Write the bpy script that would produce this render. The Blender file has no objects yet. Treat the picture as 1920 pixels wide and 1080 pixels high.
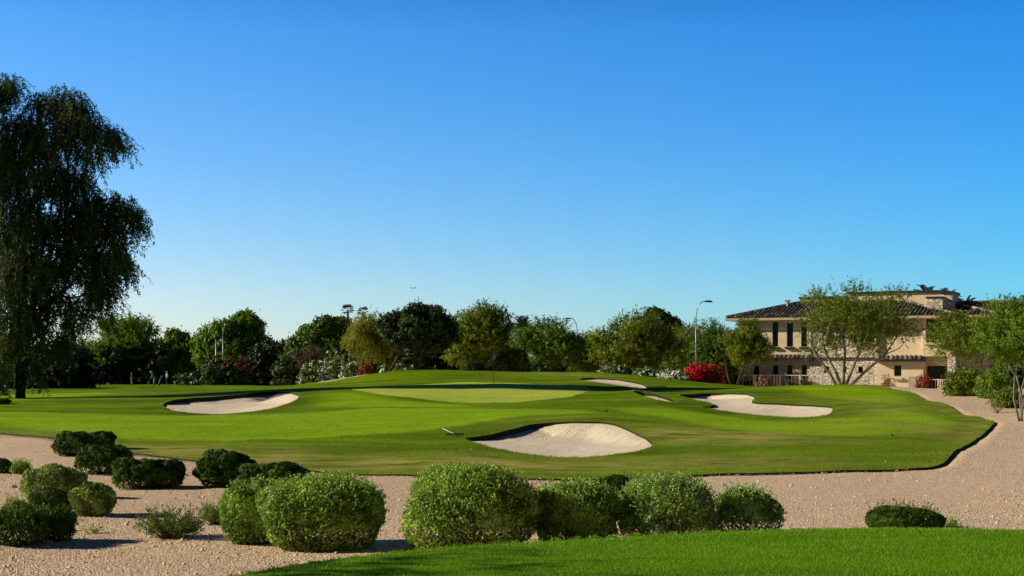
import bpy, math, random, time
import numpy as np
from mathutils import Vector, geometry
T0 = time.time()
rng = np.random.default_rng(11)
random.seed(5)
SC = bpy.context.scene
COL = SC.collection
F, HZ, EYE = 2774.0, 690.0, 2.8
SUN_AZ, SUN_EL = math.radians(1), math.radians(24)
TO_SUN = np.array([-math.cos(SUN_AZ)*math.cos(SUN_EL), -math.sin(SUN_AZ)*math.cos(SUN_EL), math.sin(SUN_EL)])

SKY = (1.0, .25, 6.0, .15, 1.12, .5)   # air, dust, ozone, strength, saturation, hue
def W(px, py, Y):
    return np.array([(px-960)/F*Y, Y, EYE+(HZ-py)/F*Y])
def sstep(t):
    t = np.clip(t, 0, 1); return t*t*(3-2*t)

# ------------------------------------------------------------------ tagging
def tag(o, label=None, cat=None, group=None, kind=None):
    if label: o['label'] = label
    if cat: o['category'] = cat
    if group: o['group'] = group
    if kind: o['kind'] = kind
    return o
def empty(name, loc, label=None, cat=None, group=None, rz=0.0):
    o = bpy.data.objects.new(name, None); COL.objects.link(o)
    o.location = [float(v) for v in loc]; o.rotation_euler = (0, 0, rz); o.empty_display_size = 0.3
    return tag(o, label, cat, group)
def link(name, me, mat=None, parent=None):
    o = bpy.data.objects.new(name, me); COL.objects.link(o)
    if mat is not None:
        for m in (mat if isinstance(mat, (list, tuple)) else [mat]): me.materials.append(m)
    if parent is not None: o.parent = parent
    return o

# ------------------------------------------------------------------ mesh builders
def poly_mesh(name, V, faces_flat, n_per, smooth=False, attrs=None):
    V = np.asarray(V, np.float32); me = bpy.data.meshes.new(name)
    ff = np.asarray(faces_flat, np.int32); npoly = len(ff)//n_per
    me.vertices.add(len(V)); me.vertices.foreach_set('co', V.ravel())
    me.loops.add(len(ff)); me.loops.foreach_set('vertex_index', ff)
    me.polygons.add(npoly)
    me.polygons.foreach_set('loop_start', np.arange(npoly, dtype=np.int32)*n_per)
    if smooth: me.polygons.foreach_set('use_smooth', np.ones(npoly, bool))
    for k, a in (attrs or {}).items():
        at = me.attributes.new(k, 'FLOAT', 'POINT'); at.data.foreach_set('value', np.asarray(a, np.float32))
    me.update(calc_edges=True); me.validate()
    return me
class MB:
    def __init__(s): s.v = []; s.f = []; s.m = []; s.n = 0
    def add(s, v, f, m=0):
        s.v += [tuple(map(float, p)) for p in v]
        s.f += [tuple(i+s.n for i in q) for q in f]; s.m += [m]*len(f); s.n += len(v); return s
    def box(s, x0, x1, y0, y1, z0, z1, m=0):
        v = [(x0,y0,z0),(x1,y0,z0),(x1,y1,z0),(x0,y1,z0),(x0,y0,z1),(x1,y0,z1),(x1,y1,z1),(x0,y1,z1)]
        return s.add(v, [(3,2,1,0),(4,5,6,7),(0,1,5,4),(1,2,6,5),(2,3,7,6),(3,0,4,7)], m)
    def tube(s, pts, rad, n=6, m=0, cap=True):
        pts = [np.asarray(p, float) for p in pts]; rings = []
        up = np.array([0.13, 0.21, 0.97])
        for i, p in enumerate(pts):
            d = pts[min(i+1, len(pts)-1)] - pts[max(i-1, 0)]; d = d/(np.linalg.norm(d)+1e-9)
            a = np.cross(d, up if abs(d@up) < .95 else np.array([1., 0, 0])); a /= np.linalg.norm(a)+1e-9; b = np.cross(d, a)
            r = rad[i] if hasattr(rad, '__len__') else rad
            rings.append([p + r*(math.cos(t)*a + math.sin(t)*b) for t in np.linspace(0, 2*math.pi, n, endpoint=False)])
        v = [q for r in rings for q in r]; f = []
        for i in range(len(pts)-1):
            for k in range(n):
                f.append((i*n+k, i*n+(k+1) % n, (i+1)*n+(k+1) % n, (i+1)*n+k))
        if cap:
            f.append(tuple(range(n-1, -1, -1))); f.append(tuple((len(pts)-1)*n+k for k in range(n)))
        return s.add(v, f, m)
    def ball(s, c, r, n=10, m=0):
        r = np.broadcast_to(np.asarray(r, float), (3,)); v = []; f = []
        for i in range(n//2+1):
            th = math.pi*i/(n//2)
            for k in range(n):
                ph = 2*math.pi*k/n
                v.append(np.asarray(c)+r*np.array([math.sin(th)*math.cos(ph), math.sin(th)*math.sin(ph), math.cos(th)]))
        for i in range(n//2):
            for k in range(n): f.append((i*n+k, (i+1)*n+k, (i+1)*n+(k+1) % n, i*n+(k+1) % n))
        return s.add(v, f, m)
    def build(s, name, mat, parent=None, smooth=False):
        me = bpy.data.meshes.new(name); me.from_pydata(s.v, [], s.f); me.validate()
        me.polygons.foreach_set('material_index', np.array(s.m[:len(me.polygons)], np.int32))
        if smooth: me.polygons.foreach_set('use_smooth', np.ones(len(me.polygons), bool))
        me.update(); return link(name, me, mat, parent)

# ------------------------------------------------------------------ materials
def newmat(name):
    m = bpy.data.materials.new(name); m.use_nodes = True; nt = m.node_tree
    for n in list(nt.nodes): nt.nodes.remove(n)
    out = nt.nodes.new('ShaderNodeOutputMaterial'); return m, nt, out
def N(nt, t, **kw):
    n = nt.nodes.new(t)
    for k, v in kw.items():
        if k in n.inputs: n.inputs[k].default_value = v
        else: setattr(n, k, v)
    return n
def rgb(c): return (c[0], c[1], c[2], 1)
def mix(nt, fac, a, b, mode='MIX'):
    n = nt.nodes.new('ShaderNodeMix'); n.data_type = 'RGBA'; n.blend_type = mode
    for sock, v in ((n.inputs[0], fac), (n.inputs[6], a), (n.inputs[7], b)):
        if hasattr(v, 'is_linked'): nt.links.new(v, sock)
        elif isinstance(v, (int, float)): sock.default_value = v
        else: sock.default_value = rgb(v)
    return n.outputs[2]
def ramp(nt, x, lo, hi, a=0.0, b=1.0):
    n = nt.nodes.new('ShaderNodeMapRange'); nt.links.new(x, n.inputs[0])
    for i, v in enumerate((lo, hi, a, b)): n.inputs[i+1].default_value = v
    return n.outputs[0]
def math_(nt, op, a, b=0.0):
    n = nt.nodes.new('ShaderNodeMath'); n.operation = op
    for s, v in zip(n.inputs, (a, b)):
        if hasattr(v, 'is_linked'): nt.links.new(v, s)
        else: s.default_value = v
    return n.outputs[0]
def pos(nt, scale=(1, 1, 1), rot=(0, 0, 0)):
    g = nt.nodes.new('ShaderNodeNewGeometry'); mp = nt.nodes.new('ShaderNodeMapping')
    mp.inputs['Scale'].default_value = scale; mp.inputs['Rotation'].default_value = rot
    nt.links.new(g.outputs['Position'], mp.inputs['Vector']); return mp.outputs[0]
def noise(nt, vec, scale, detail=3, rough=.55):
    n = N(nt, 'ShaderNodeTexNoise', Scale=scale, Detail=detail, Roughness=rough)
    nt.links.new(vec, n.inputs['Vector']); return n.outputs['Fac']
def attr(nt, name):
    n = nt.nodes.new('ShaderNodeAttribute'); n.attribute_name = name; return n.outputs['Fac']
def principled(nt, out, col, rough=.8, spec=.3, bump=None, bs=.5, bd=.02, metal=0):
    p = nt.nodes.new('ShaderNodeBsdfPrincipled')
    if hasattr(col, 'is_linked'): nt.links.new(col, p.inputs['Base Color'])
    else: p.inputs['Base Color'].default_value = rgb(col)
    p.inputs['Roughness'].default_value = rough; p.inputs['Specular IOR Level'].default_value = spec
    p.inputs['Metallic'].default_value = metal
    if bump is not None:
        b = N(nt, 'ShaderNodeBump', Strength=bs, Distance=bd); nt.links.new(bump, b.inputs['Height'])
        nt.links.new(b.outputs[0], p.inputs['Normal'])
    nt.links.new(p.outputs[0], out.inputs[0]); return p
def simple(name, col, rough=.7, spec=.3, var=.15, scale=3.0, metal=0, bd=0.0):
    m, nt, out = newmat(name); n = noise(nt, pos(nt), scale)
    c = mix(nt, ramp(nt, n, .3, .7), [v*(1-var) for v in col], [min(1, v*(1+var)) for v in col])
    principled(nt, out, c, rough, spec, n if bd else None, .5, bd, metal); return m
def leafmat(name, dark, mid, light, trans=.25, rough=.55, spec=.25, patch=1.2):
    """leaf colour from a per-leaf tint plus broad noise, diffuse + translucent"""
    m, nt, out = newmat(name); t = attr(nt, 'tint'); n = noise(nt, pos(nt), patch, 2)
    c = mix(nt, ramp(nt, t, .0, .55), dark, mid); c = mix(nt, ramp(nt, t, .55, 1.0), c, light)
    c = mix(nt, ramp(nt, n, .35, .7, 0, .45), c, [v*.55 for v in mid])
    p = nt.nodes.new('ShaderNodeBsdfPrincipled'); nt.links.new(c, p.inputs['Base Color'])
    p.inputs['Roughness'].default_value = rough; p.inputs['Specular IOR Level'].default_value = spec
    tr = nt.nodes.new('ShaderNodeBsdfTranslucent')
    nt.links.new(mix(nt, .5, c, [min(1, v*1.5) for v in light]), tr.inputs[0])
    mx = nt.nodes.new('ShaderNodeMixShader'); mx.inputs[0].default_value = trans
    nt.links.new(p.outputs[0], mx.inputs[1]); nt.links.new(tr.outputs[0], mx.inputs[2]); nt.links.new(mx.outputs[0], out.inputs[0])
    return m

def make_gravel():
    m, nt, out = newmat('gravel'); p = pos(nt)
    v = N(nt, 'ShaderNodeTexVoronoi', Scale=30.0); nt.links.new(p, v.inputs['Vector'])
    v2 = N(nt, 'ShaderNodeTexVoronoi', Scale=9.0); nt.links.new(p, v2.inputs['Vector'])
    sep = nt.nodes.new('ShaderNodeSeparateColor'); nt.links.new(v.outputs['Color'], sep.inputs[0])
    big = noise(nt, pos(nt, (1, .6, 1)), .35, 4); mid = noise(nt, p, 2.2, 4, .65)
    c = mix(nt, sep.outputs[0], (.58, .405, .26), (1.0, .81, .57))
    c = mix(nt, ramp(nt, sep.outputs[1], .86, 1.0), c, (.95, .80, .63))
    c = mix(nt, ramp(nt, sep.outputs[2], .82, 1.0, 0, .75), c, (.22, .135, .09))
    c = mix(nt, ramp(nt, big, .38, .66, 0, .55), c, (.84, .57, .38))
    c = mix(nt, ramp(nt, mid, .42, .72, 0, .5), c, (.64, .44, .29))
    # raked / tyre tracks, faint
    w = N(nt, 'ShaderNodeTexWave', Scale=1.1, Distortion=3.0, Detail=2); nt.links.new(pos(nt, (.7, .35, 1), (0, 0, .6)), w.inputs['Vector'])
    c = mix(nt, math_(nt, 'MULTIPLY', ramp(nt, w.outputs['Fac'], .72, 1.0, 0, .25), ramp(nt, big, .45, .6)), c, (.85, .64, .49))
    h = math_(nt, 'ADD', math_(nt, 'MULTIPLY', v.outputs['Distance'], -.6), math_(nt, 'MULTIPLY', v2.outputs['Distance'], -.35))
    h = math_(nt, 'ADD', h, math_(nt, 'MULTIPLY', mid, 1.5))
    principled(nt, out, c, .95, .03, h, .9, .045); return m
def make_grass(name, dark, light, dry, scale=1.0, fine=26.0, bd=.03, stripes=.4, zones=False):
    m, nt, out = newmat(name)
    a = noise(nt, pos(nt, (.35, 1, 1)), .42*scale, 4, .6); b = noise(nt, pos(nt, (.6, 1, 1)), 2.6*scale, 4, .65)
    f = noise(nt, pos(nt), fine, 3, .7)
    fac = ramp(nt, a, .3, .68)
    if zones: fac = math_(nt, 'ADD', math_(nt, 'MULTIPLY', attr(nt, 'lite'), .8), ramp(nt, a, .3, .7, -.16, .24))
    fac = math_(nt, 'MINIMUM', math_(nt, 'MAXIMUM', fac, 0), 1.15)
    c = mix(nt, fac, dark, light)
    c = mix(nt, ramp(nt, b, .35, .7, 0, .45), c, [v*.68 for v in dark])
    w = N(nt, 'ShaderNodeTexNoise', Scale=.55, Detail=4, Roughness=.6); nt.links.new(pos(nt, (.16, 1, 0), (0, 0, .10)), w.inputs['Vector'])
    c = mix(nt, ramp(nt, w.outputs['Fac'], .48, .72, 0, stripes), c, [light[0]*1.1, light[1]*1.05, light[2]])
    d = attr(nt, 'dry'); dn = math_(nt, 'MULTIPLY', d, ramp(nt, noise(nt, pos(nt, (.5, 1, 1)), 1.3, 5, .7), .38, .60))
    c = mix(nt, math_(nt, 'MINIMUM', dn, .85), c, dry)
    c = mix(nt, ramp(nt, f, .5, .8, 0, .45), c, [v*.55 for v in dark])
    c = mix(nt, ramp(nt, f, .52, .30, 0, .25), c, [light[0]*1.5, light[1]*1.3, light[2]*1.4])
    h = math_(nt, 'ADD', f, math_(nt, 'MULTIPLY', b, .5))
    principled(nt, out, c, .95, .02, h, .45, bd); return m
def make_sand():
    m, nt, out = newmat('sand'); p = pos(nt)
    w = N(nt, 'ShaderNodeTexWave', Scale=.9, Distortion=7.0, Detail=4); w.inputs['Detail Scale'].default_value = .8
    nt.links.new(pos(nt, (1, .45, 0), (0, 0, .9)), w.inputs['Vector'])
    n = noise(nt, p, 1.1, 6, .7); f = noise(nt, p, 14, 4, .7)
    c = mix(nt, ramp(nt, n, .3, .7), (.92, .76, .57), (1.0, .88, .69))
    c = mix(nt, ramp(nt, f, .45, .8, 0, .35), c, (.72, .57, .42))
    c = mix(nt, ramp(nt, w.outputs['Fac'], .0, .35, .2, 0), c, (.66, .51, .38))
    w2 = N(nt, 'ShaderNodeTexWave', Scale=2.6, Distortion=5.0, Detail=3); nt.links.new(pos(nt, (1, .5, 0), (0, 0, 1.0)), w2.inputs['Vector'])
    c = mix(nt, ramp(nt, w2.outputs['Fac'], .0, .4, .12, 0), c, (.50, .38, .28))
    h = math_(nt, 'ADD', math_(nt, 'MULTIPLY', math_(nt, 'ADD', w.outputs['Fac'], w2.outputs['Fac']), .13), math_(nt, 'ADD', f, math_(nt, 'MULTIPLY', n, 1.6)))
    principled(nt, out, c, .95, .1, h, .8, .06); return m

M = dict(
    gravel=make_gravel(), sand=make_sand(),
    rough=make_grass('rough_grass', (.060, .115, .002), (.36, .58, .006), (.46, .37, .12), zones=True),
    green=make_grass('green_grass', (.46, .56, .07), (.54, .64, .09), (.3, .3, .1), fine=40, bd=.006, stripes=.15),
    tee=make_grass('tee_grass', (.060, .150, .003), (.185, .37, .005), (.2, .2, .04), scale=2.2, fine=60, bd=.015),
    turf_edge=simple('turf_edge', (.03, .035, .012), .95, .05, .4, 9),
    bark_dark=simple('bark_dark', (.06, .045, .032), .95, .1, .4, 6, bd=.02),
    bark_black=simple('bark_black', (.022, .018, .014), .95, .05, .4, 6, bd=.02),
    bark_pale=simple('bark_pale', (.24, .22, .15), .9, .1, .3, 6, bd=.02),
    bark_green=simple('bark_green', (.14, .14, .06), .9, .1, .3, 6, bd=.02),
    twig=simple('twig', (.16, .115, .075), .95, .1, .4, 9),
    stucco=simple('stucco', (.74, .62, .41), .9, .1, .08, 1.5, bd=.01),
    stucco_dark=simple('stucco_dark', (.52, .43, .29), .9, .1, .08, 1.5),
    cap=simple('dark_metal', (.03, .028, .026), .6, .3, .2),
    trim=simple('pale_trim', (.72, .64, .50), .8, .2, .1),
    frame=simple('bronze_frame', (.022, .02, .018), .5, .4, .2),
    steel=simple('lamp_steel', (.30, .31, .32), .45, .5, .1, metal=.6),
    lampdark=simple('lamp_dark', (.05, .055, .06), .5, .4, .1),
    white=simple('white_paint', (.78, .78, .76), .6, .3, .06),
    flagcloth=simple('flag_cloth', (.5, .52, .55), .9, .1, .05),
    black=simple('black_plastic', (.02, .02, .022), .6, .3, .2),
    concrete=simple('concrete', (.42, .38, .31), .9, .1, .15, 4, bd=.01),
    rock=simple('pale_rock', (.45, .40, .34), .95, .1, .3, 6, bd=.03),
    skin=simple('skin', (.45, .27, .19), .6, .3, .05),
    navy=simple('navy_cloth', (.03, .04, .09), .9, .1, .1), slate=simple('slate_cloth', (.10, .13, .17), .9, .1, .1),
    lightblue=simple('light_blue_cloth', (.38, .50, .66), .9, .1, .08), khaki=simple('khaki_cloth', (.38, .31, .22), .9, .1, .08),
    teal=simple('grey_green_cloth', (.10, .14, .13), .9, .1, .1), darkcloth=simple('dark_cloth', (.03, .035, .05), .9, .1, .1),
    bluebag=simple('blue_nylon', (.03, .05, .28), .6, .3, .1), hair=simple('hair', (.05, .04, .03), .8, .2, .1),
    plane=simple('plane_paint', (.25, .27, .32), .4, .5, .05),
    bird=simple('black_feathers', (.012, .012, .014), .7, .3, .2),
    birdsky=simple('blue_grey_feathers', (.07, .12, .20), .7, .3, .2),
)
def make_glass():
    m, nt, out = newmat('window_glass'); n = noise(nt, pos(nt), .6)
    p = principled(nt, out, mix(nt, n, (.008, .016, .016), (.02, .035, .03)), .18, .25); return m
M['glass'] = make_glass()
def make_stone():
    m, nt, out = newmat('stacked_stone'); tc = nt.nodes.new('ShaderNodeTexCoord'); mp = nt.nodes.new('ShaderNodeMapping')
    mp.inputs['Scale'].default_value = (2.6, 2.6, 4.2); nt.links.new(tc.outputs['Object'], mp.inputs['Vector'])
    wn = N(nt, 'ShaderNodeTexNoise', Scale=2.2); nt.links.new(mp.outputs[0], wn.inputs['Vector'])
    ad = nt.nodes.new('ShaderNodeVectorMath'); ad.operation = 'ADD'; sc = nt.nodes.new('ShaderNodeVectorMath'); sc.operation = 'SCALE'
    sc.inputs['Scale'].default_value = .35; nt.links.new(wn.outputs['Color'], sc.inputs[0])
    nt.links.new(mp.outputs[0], ad.inputs[0]); nt.links.new(sc.outputs[0], ad.inputs[1])
    v = N(nt, 'ShaderNodeTexVoronoi', Scale=1.0); v.distance = 'CHEBYCHEV'; nt.links.new(ad.outputs[0], v.inputs['Vector'])
    e = N(nt, 'ShaderNodeTexVoronoi', Scale=1.0); e.feature = 'DISTANCE_TO_EDGE'; nt.links.new(ad.outputs[0], e.inputs['Vector'])
    sp = nt.nodes.new('ShaderNodeSeparateColor'); nt.links.new(v.outputs['Color'], sp.inputs[0])
    c = mix(nt, sp.outputs[0], (.62, .52, .38), (.92, .84, .68)); c = mix(nt, ramp(nt, sp.outputs[1], .75, 1), c, (.90, .85, .74))
    joint = ramp(nt, e.outputs['Distance'], .01, .08); c = mix(nt, joint, (.20, .155, .11), c)
    h = math_(nt, 'ADD', joint, math_(nt, 'MULTIPLY', sp.outputs[2], .8))
    principled(nt, out, c, .95, .1, h, .8, .06); return m
M['stone'] = make_stone()
def make_tile():
    m, nt, out = newmat('roof_tile'); g = nt.nodes.new('ShaderNodeNewGeometry'); r = g.outputs['Random Per Island']
    c = mix(nt, ramp(nt, r, 0, .75), (.040, .036, .036), (.11, .098, .092)); c = mix(nt, ramp(nt, r, .82, 1.0), c, (.36, .32, .28))
    c = mix(nt, ramp(nt, noise(nt, pos(nt), 1.0), .5, .75, 0, .5), c, (.06, .054, .054))
    principled(nt, out, c, .85, .2); return m
M['tile'] = make_tile()
def make_hip():
    m, nt, out = newmat('hip_tile'); g = nt.nodes.new('ShaderNodeNewGeometry'); r = g.outputs['Random Per Island']
    principled(nt, out, mix(nt, r, (.10, .07, .06), (.50, .40, .33)), .85, .2); return m
M['hip'] = make_hip()
LEAF = dict(
    bright=leafmat('leaf_bright', (0.050, 0.111, 0.006), (0.134, 0.259, 0.012), (0.295, 0.468, 0.022)),
    deep=leafmat('leaf_deep', (0.034, 0.076, 0.006), (0.091, 0.185, 0.013), (0.245, 0.375, 0.023), .18),
    olive=leafmat('leaf_olive', (0.059, 0.085, 0.005), (0.158, 0.224, 0.013), (0.337, 0.404, 0.025)),
    yellow=leafmat('leaf_yellow', (0.089, 0.094, 0.008), (0.229, 0.251, 0.018), (0.421, 0.409, 0.030), .3),
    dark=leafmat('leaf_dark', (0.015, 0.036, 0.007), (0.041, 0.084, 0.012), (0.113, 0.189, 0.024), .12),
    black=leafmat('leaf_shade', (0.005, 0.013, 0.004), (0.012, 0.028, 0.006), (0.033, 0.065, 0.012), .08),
    blue=leafmat('leaf_grey_green', (0.015, 0.039, 0.009), (0.037, 0.081, 0.015), (0.106, 0.150, 0.033), .15),
    feather=leafmat('leaf_palo_verde', (0.059, 0.112, 0.005), (0.145, 0.252, 0.011), (0.291, 0.420, 0.020), .3),
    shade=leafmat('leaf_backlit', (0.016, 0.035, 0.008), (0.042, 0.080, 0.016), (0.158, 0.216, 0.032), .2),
    clip=leafmat('leaf_clipped', (0.054, 0.113, 0.013), (0.234, 0.415, 0.039), (0.524, 0.691, 0.130), .12, .5, .22, 2.5),
    clip2=leafmat('leaf_clipped_grey', (0.058, 0.113, 0.018), (0.219, 0.364, 0.055), (0.482, 0.676, 0.156), .12, .5, .22, 2.5),
    clipdark=leafmat('leaf_clipped_dark', (0.020, 0.049, 0.006), (0.055, 0.117, 0.012), (0.140, 0.234, 0.021), .1, .6, .12, 3),
    clipyel=leafmat('leaf_clipped_yellow', (0.063, 0.113, 0.016), (0.255, 0.364, 0.048), (0.524, 0.676, 0.156), .12, .5, .22, 2.5),
    brown=leafmat('leaf_brown', (0.050, 0.038, 0.012), (0.105, 0.080, 0.022), (0.170, 0.130, 0.045), .15),
    red=leafmat('bract_red', (.30, .004, .012), (.72, .008, .030), (.85, .03, .08), .25),
    darkred=leafmat('bract_dark_red', (.10, .006, .010), (.24, .010, .020), (.36, .02, .04), .2),
    rust=leafmat('leaf_rust', (0.100, 0.030, 0.010), (0.280, 0.070, 0.020), (0.420, 0.130, 0.040), .15),
    white=leafmat('petal_white', (.78, .78, .70), (.88, .88, .82), (.90, .90, .86), .1, .6, .2, .01),
    pink=leafmat('petal_pink', (.30, .10, .10), (.50, .22, .20), (.66, .40, .34), .2),
    palm=leafmat('leaf_palm', (.014, .030, .007), (.040, .070, .016), (.10, .13, .035), .15),
)

# ------------------------------------------------------------------ terrain height: thin-plate spline through surveyed points
CTRL = [
 # gravel valley (px, py, distance)
 (0,1080,19.9),(250,1080,19.9),(0,980,26.5),(200,940,30),(0,900,36),(120,870,39),(420,930,31.5),(600,950,29),(760,930,31.5),
 (1000,960,28),(1300,930,31.5),(1500,950,29),(1700,920,33),(1700,975,26.6),(1900,980,26),(2200,960,27),(-300,1000,24),(-300,880,42),
 (1850,880,40),(1920,840,48),(2200,850,42),(2100,780,62),(1900,760,72),(1920,730,90),(1800,738,84),(1720,728,98),
 # lawn front edge
 (0,812,56),(-250,790,66),(200,845,46),(330,861,42.5),(480,873,40.5),(640,889,38.5),(850,892,38),(1050,901,37),(1300,893,37.5),
 (1540,886,38.5),(1720,880,39.5),(1780,856,43),(1850,810,55),(1865,790,62),(1800,777,67),(1740,752,78),(1680,731,92),(1640,723,98),
 # lawn, left half
 (0,780,70),(150,790,62),(0,745,95),(0,736,130),(120,735,138),(170,733,125),(240,726.5,125),(330,725.5,125),(400,725.5,130),(480,724.5,130),(560,722.5,118),
 (450,800,58),(600,800,58),(700,815,53),(800,805,55),(300,772,78),(400,778,76),(500,768,78),(560,742,86),(440,744,88),(320,752,86),
 (640,740,84),(640,770,72),(800,768,70),(960,776,64),(1100,771,66),(700,860,44),(500,850,45),(850,850,44),(200,815,52),(350,825,50),(600,840,47),
 (100,722.5,200),(300,722,194),(400,722,194),(0,730,175),(180,740,105),(300,738,105),(420,733,108),(500,729,110),(-200,740,120),(-300,732,180),
 # green and the ridge behind
 (860,756,79),(760,748,80),(960,754,79),(655,731,88),(1108,732,90),(924,721,94),(800,727,92),(1030,722,95),(960,716,99),(780,718,100),(780,694.5,112),(860,695.5,112),(940,699,110),
 (1000,700.5,110),(1060,698,112),(1120,699,111),(1160,702,110),(1220,709,107),(1300,722,104),(1340,726,104),(1420,729,99),(1500,723,95),(1600,722,96),
 (690,703,112),(690,700.5,115),(640,713,112),(640,709.5,116),(600,719,113),(600,715.5,117),(740,697,115),
 # bunker ground and right side
 (1060,860,45),(865,828,51),(1228,836,48),(1090,793,55),(1180,805,53),(1080,781,57.5),(900,800,56),(1000,789,57),(1300,830,49),(1300,790,58),(1450,800,56),
 (1500,840,47),(1600,830,49),(1650,790,58),(1750,800,57),(1700,760,70),(1530,783,68),(1450,784,67.5),(1340,769,73),(1270,742,84),(1400,738,84),
 (1415,754,76),(1560,765,72),(1300,758,76),(1200,760,72),(1200,737,83),(1090,713,100),(1160,713,100),(1215,730,93),(1130,722,96),(1600,745,80),
]
pts = [tuple(W(*c)) for c in CTRL] + [(-25,10,0),(25,10,.2),(-30,20,0),(30,22,.4),(0,12,0),(0,20,0),(0,24,.0),(8,24,.05),(-8,24,0),(0,2,0),(-20,-10,0),(20,-10,0)]
pts += [(x, y, z) for x, y, z in [(-30,125,.9),(-18,130,1.0),(-8,128,1.3),(0,128,1.3),(8,128,1.3),(16,124,1.0),(24,124,.9),(32,122,.9),(45,120,1.0),
        (-60,150,.6),(-30,160,.6),(0,150,.8),(30,150,.8),(60,140,.9),(-80,90,.9),(-70,120,.7),(-60,70,.6),(-60,40,.2),(60,90,1.4),(60,60,1.0),(60,40,.6),
        (-90,200,.5),(-45,215,.5),(0,200,.6),(50,200,.6),(90,160,.7),(90,100,1.1),(-90,140,.6),(40,100,1.5),(48,85,1.5)]]
PTS = np.array(pts)
def _tps():
    P = PTS[:, :2]/50; n = len(P); d = np.linalg.norm(P[:, None]-P[None], axis=2)
    K = np.where(d > 0, d*d*np.log(d+1e-12), 0) + np.eye(n)*2e-4
    A = np.zeros((n+3, n+3)); A[:n, :n] = K; A[:n, n] = 1; A[:n, n+1:] = P; A[n, :n] = 1; A[n+1:, :n] = P.T
    return np.linalg.solve(A, np.concatenate([PTS[:, 2], [0, 0, 0]]))
TPSW = _tps()
def Hs(x, y):
    x = np.atleast_1d(np.asarray(x, float)); y = np.atleast_1d(np.asarray(y, float)); out = np.zeros(len(x))
    xc = np.clip(x, -95, 95); yc = np.clip(y, -12, 225)
    P = PTS[:, :2]/50; n = len(P)
    for i in range(0, len(x), 20000):
        q = np.stack([xc[i:i+20000], yc[i:i+20000]], 1)/50
        d = np.linalg.norm(q[:, None]-P[None], axis=2)
        out[i:i+20000] = (np.where(d > 0, d*d*np.log(d+1e-12), 0)@TPSW[:n]) + TPSW[n] + q@TPSW[n+1:]
    w = sstep((np.abs(x)-70)/40)*1.0; w = np.maximum(w, sstep((y-190)/50)); w = np.maximum(w, sstep((-y)/12)*.0)
    out = np.clip(out, -1.5, 4)*(1-w) + .55*w
    out += .018*np.sin(x*1.3+.7*y)*np.sin(y*.9-.4*x) + .012*np.sin(x*2.9+1.1)*np.sin(y*2.3)
    return out
def poly_inside(x, y, poly):
    poly = np.asarray(poly); ins = np.zeros(len(x), bool); j = len(poly)-1
    for i in range(len(poly)):
        xi, yi = poly[i]; xj, yj = poly[j]
        c = ((yi > y) != (yj > y)) & (x < (xj-xi)*(y-yi)/(yj-yi+1e-12)+xi); ins ^= c; j = i
    return ins
def poly_dist(x, y, poly):
    """distance to the outline and index of the closest edge"""
    poly = np.asarray(poly); best = np.full(len(x), 1e9); idx = np.zeros(len(x), int); p = np.stack([x, y], 1)
    for i in range(len(poly)):
        a = poly[i]; b = poly[(i+1) % len(poly)]; ab = b-a
        t = np.clip(((p-a)@ab)/(ab@ab+1e-12), 0, 1); d = np.linalg.norm(p-(a+t[:, None]*ab), axis=1)
        m = d < best; best[m] = d[m]; idx[m] = i
    return best, idx
# the raised tee the camera stands on
TEE_Z = 1.2
tee_px = [(280,1108),(392,1082),(540,1054),(700,1035),(850,1019),(1000,1009),(1150,1000),(1300,993),(1450,989),(1600,987),(1750,987),(1920,990),(2200,1003),(2500,1040)]
TEE = [((px-960)/F*(F*(EYE-TEE_Z)/(py-HZ)), F*(EYE-TEE_Z)/(py-HZ)) for px, py in tee_px]
TEE = [(-4.6,-6),(-4.4,4),(-3.6,8.6)] + TEE + [(10,4),(10,-6)]
def Hg(x, y):
    x = np.atleast_1d(np.asarray(x, float)); y = np.atleast_1d(np.asarray(y, float))
    h = Hs(x, y); m = (np.abs(x) < 20) & (y < 24) & (y > -16)
    if m.any():
        d, _ = poly_dist(x[m], y[m], TEE); ins = poly_inside(x[m], y[m], TEE)
        bank = np.where(ins, 1.0, 1-sstep(d/3.4+.12)); hh = h[m]; h[m] = hh + (TEE_Z-.05-hh)*bank
    return h
def Hz(x, y): return float(Hg([x], [y])[0])
def cast(px, py, lo=8.0, hi=260.0):
    """world point where the view ray of a pixel first meets the ground"""
    Y = np.arange(lo, hi, .2); z = EYE+(HZ-py)/F*Y; h = Hs((px-960)/F*Y, Y)
    k = np.where(z <= h)[0]
    if len(k) == 0: return None
    k = k[0]
    if k == 0: y = Y[0]
    else:
        a = z[k-1]-h[k-1]; b = h[k]-z[k]; y = Y[k-1]+.2*a/(a+b+1e-9)
    return np.array([(px-960)/F*y, y])
def cast_poly(pl, fallback=None):
    out = []
    for p in pl:
        q = cast(p[0], p[1], 30)
        if q is None: q = W(p[0], p[1], p[2] if len(p) > 2 else 100)[:2]
        out.append(q)
    return np.array(out)
def smooth_poly(P, it=2):
    P = np.asarray(P)
    for _ in range(it):
        Q = np.empty((len(P)*2, 2)); nx = np.roll(P, -1, 0); Q[0::2] = .75*P+.25*nx; Q[1::2] = .25*P+.75*nx; P = Q
    return P
def resample(P, step):
    P = np.asarray(P); out = []
    for i in range(len(P)):
        a, b = P[i], P[(i+1) % len(P)]; d = np.linalg.norm(b-a); st = step*(1 if max(a[1], b[1]) < 130 else 4)
        n = max(1, int(math.ceil(d/st)))
        for k in range(n): out.append(a+(b-a)*k/n)
    return np.array(out)

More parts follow.
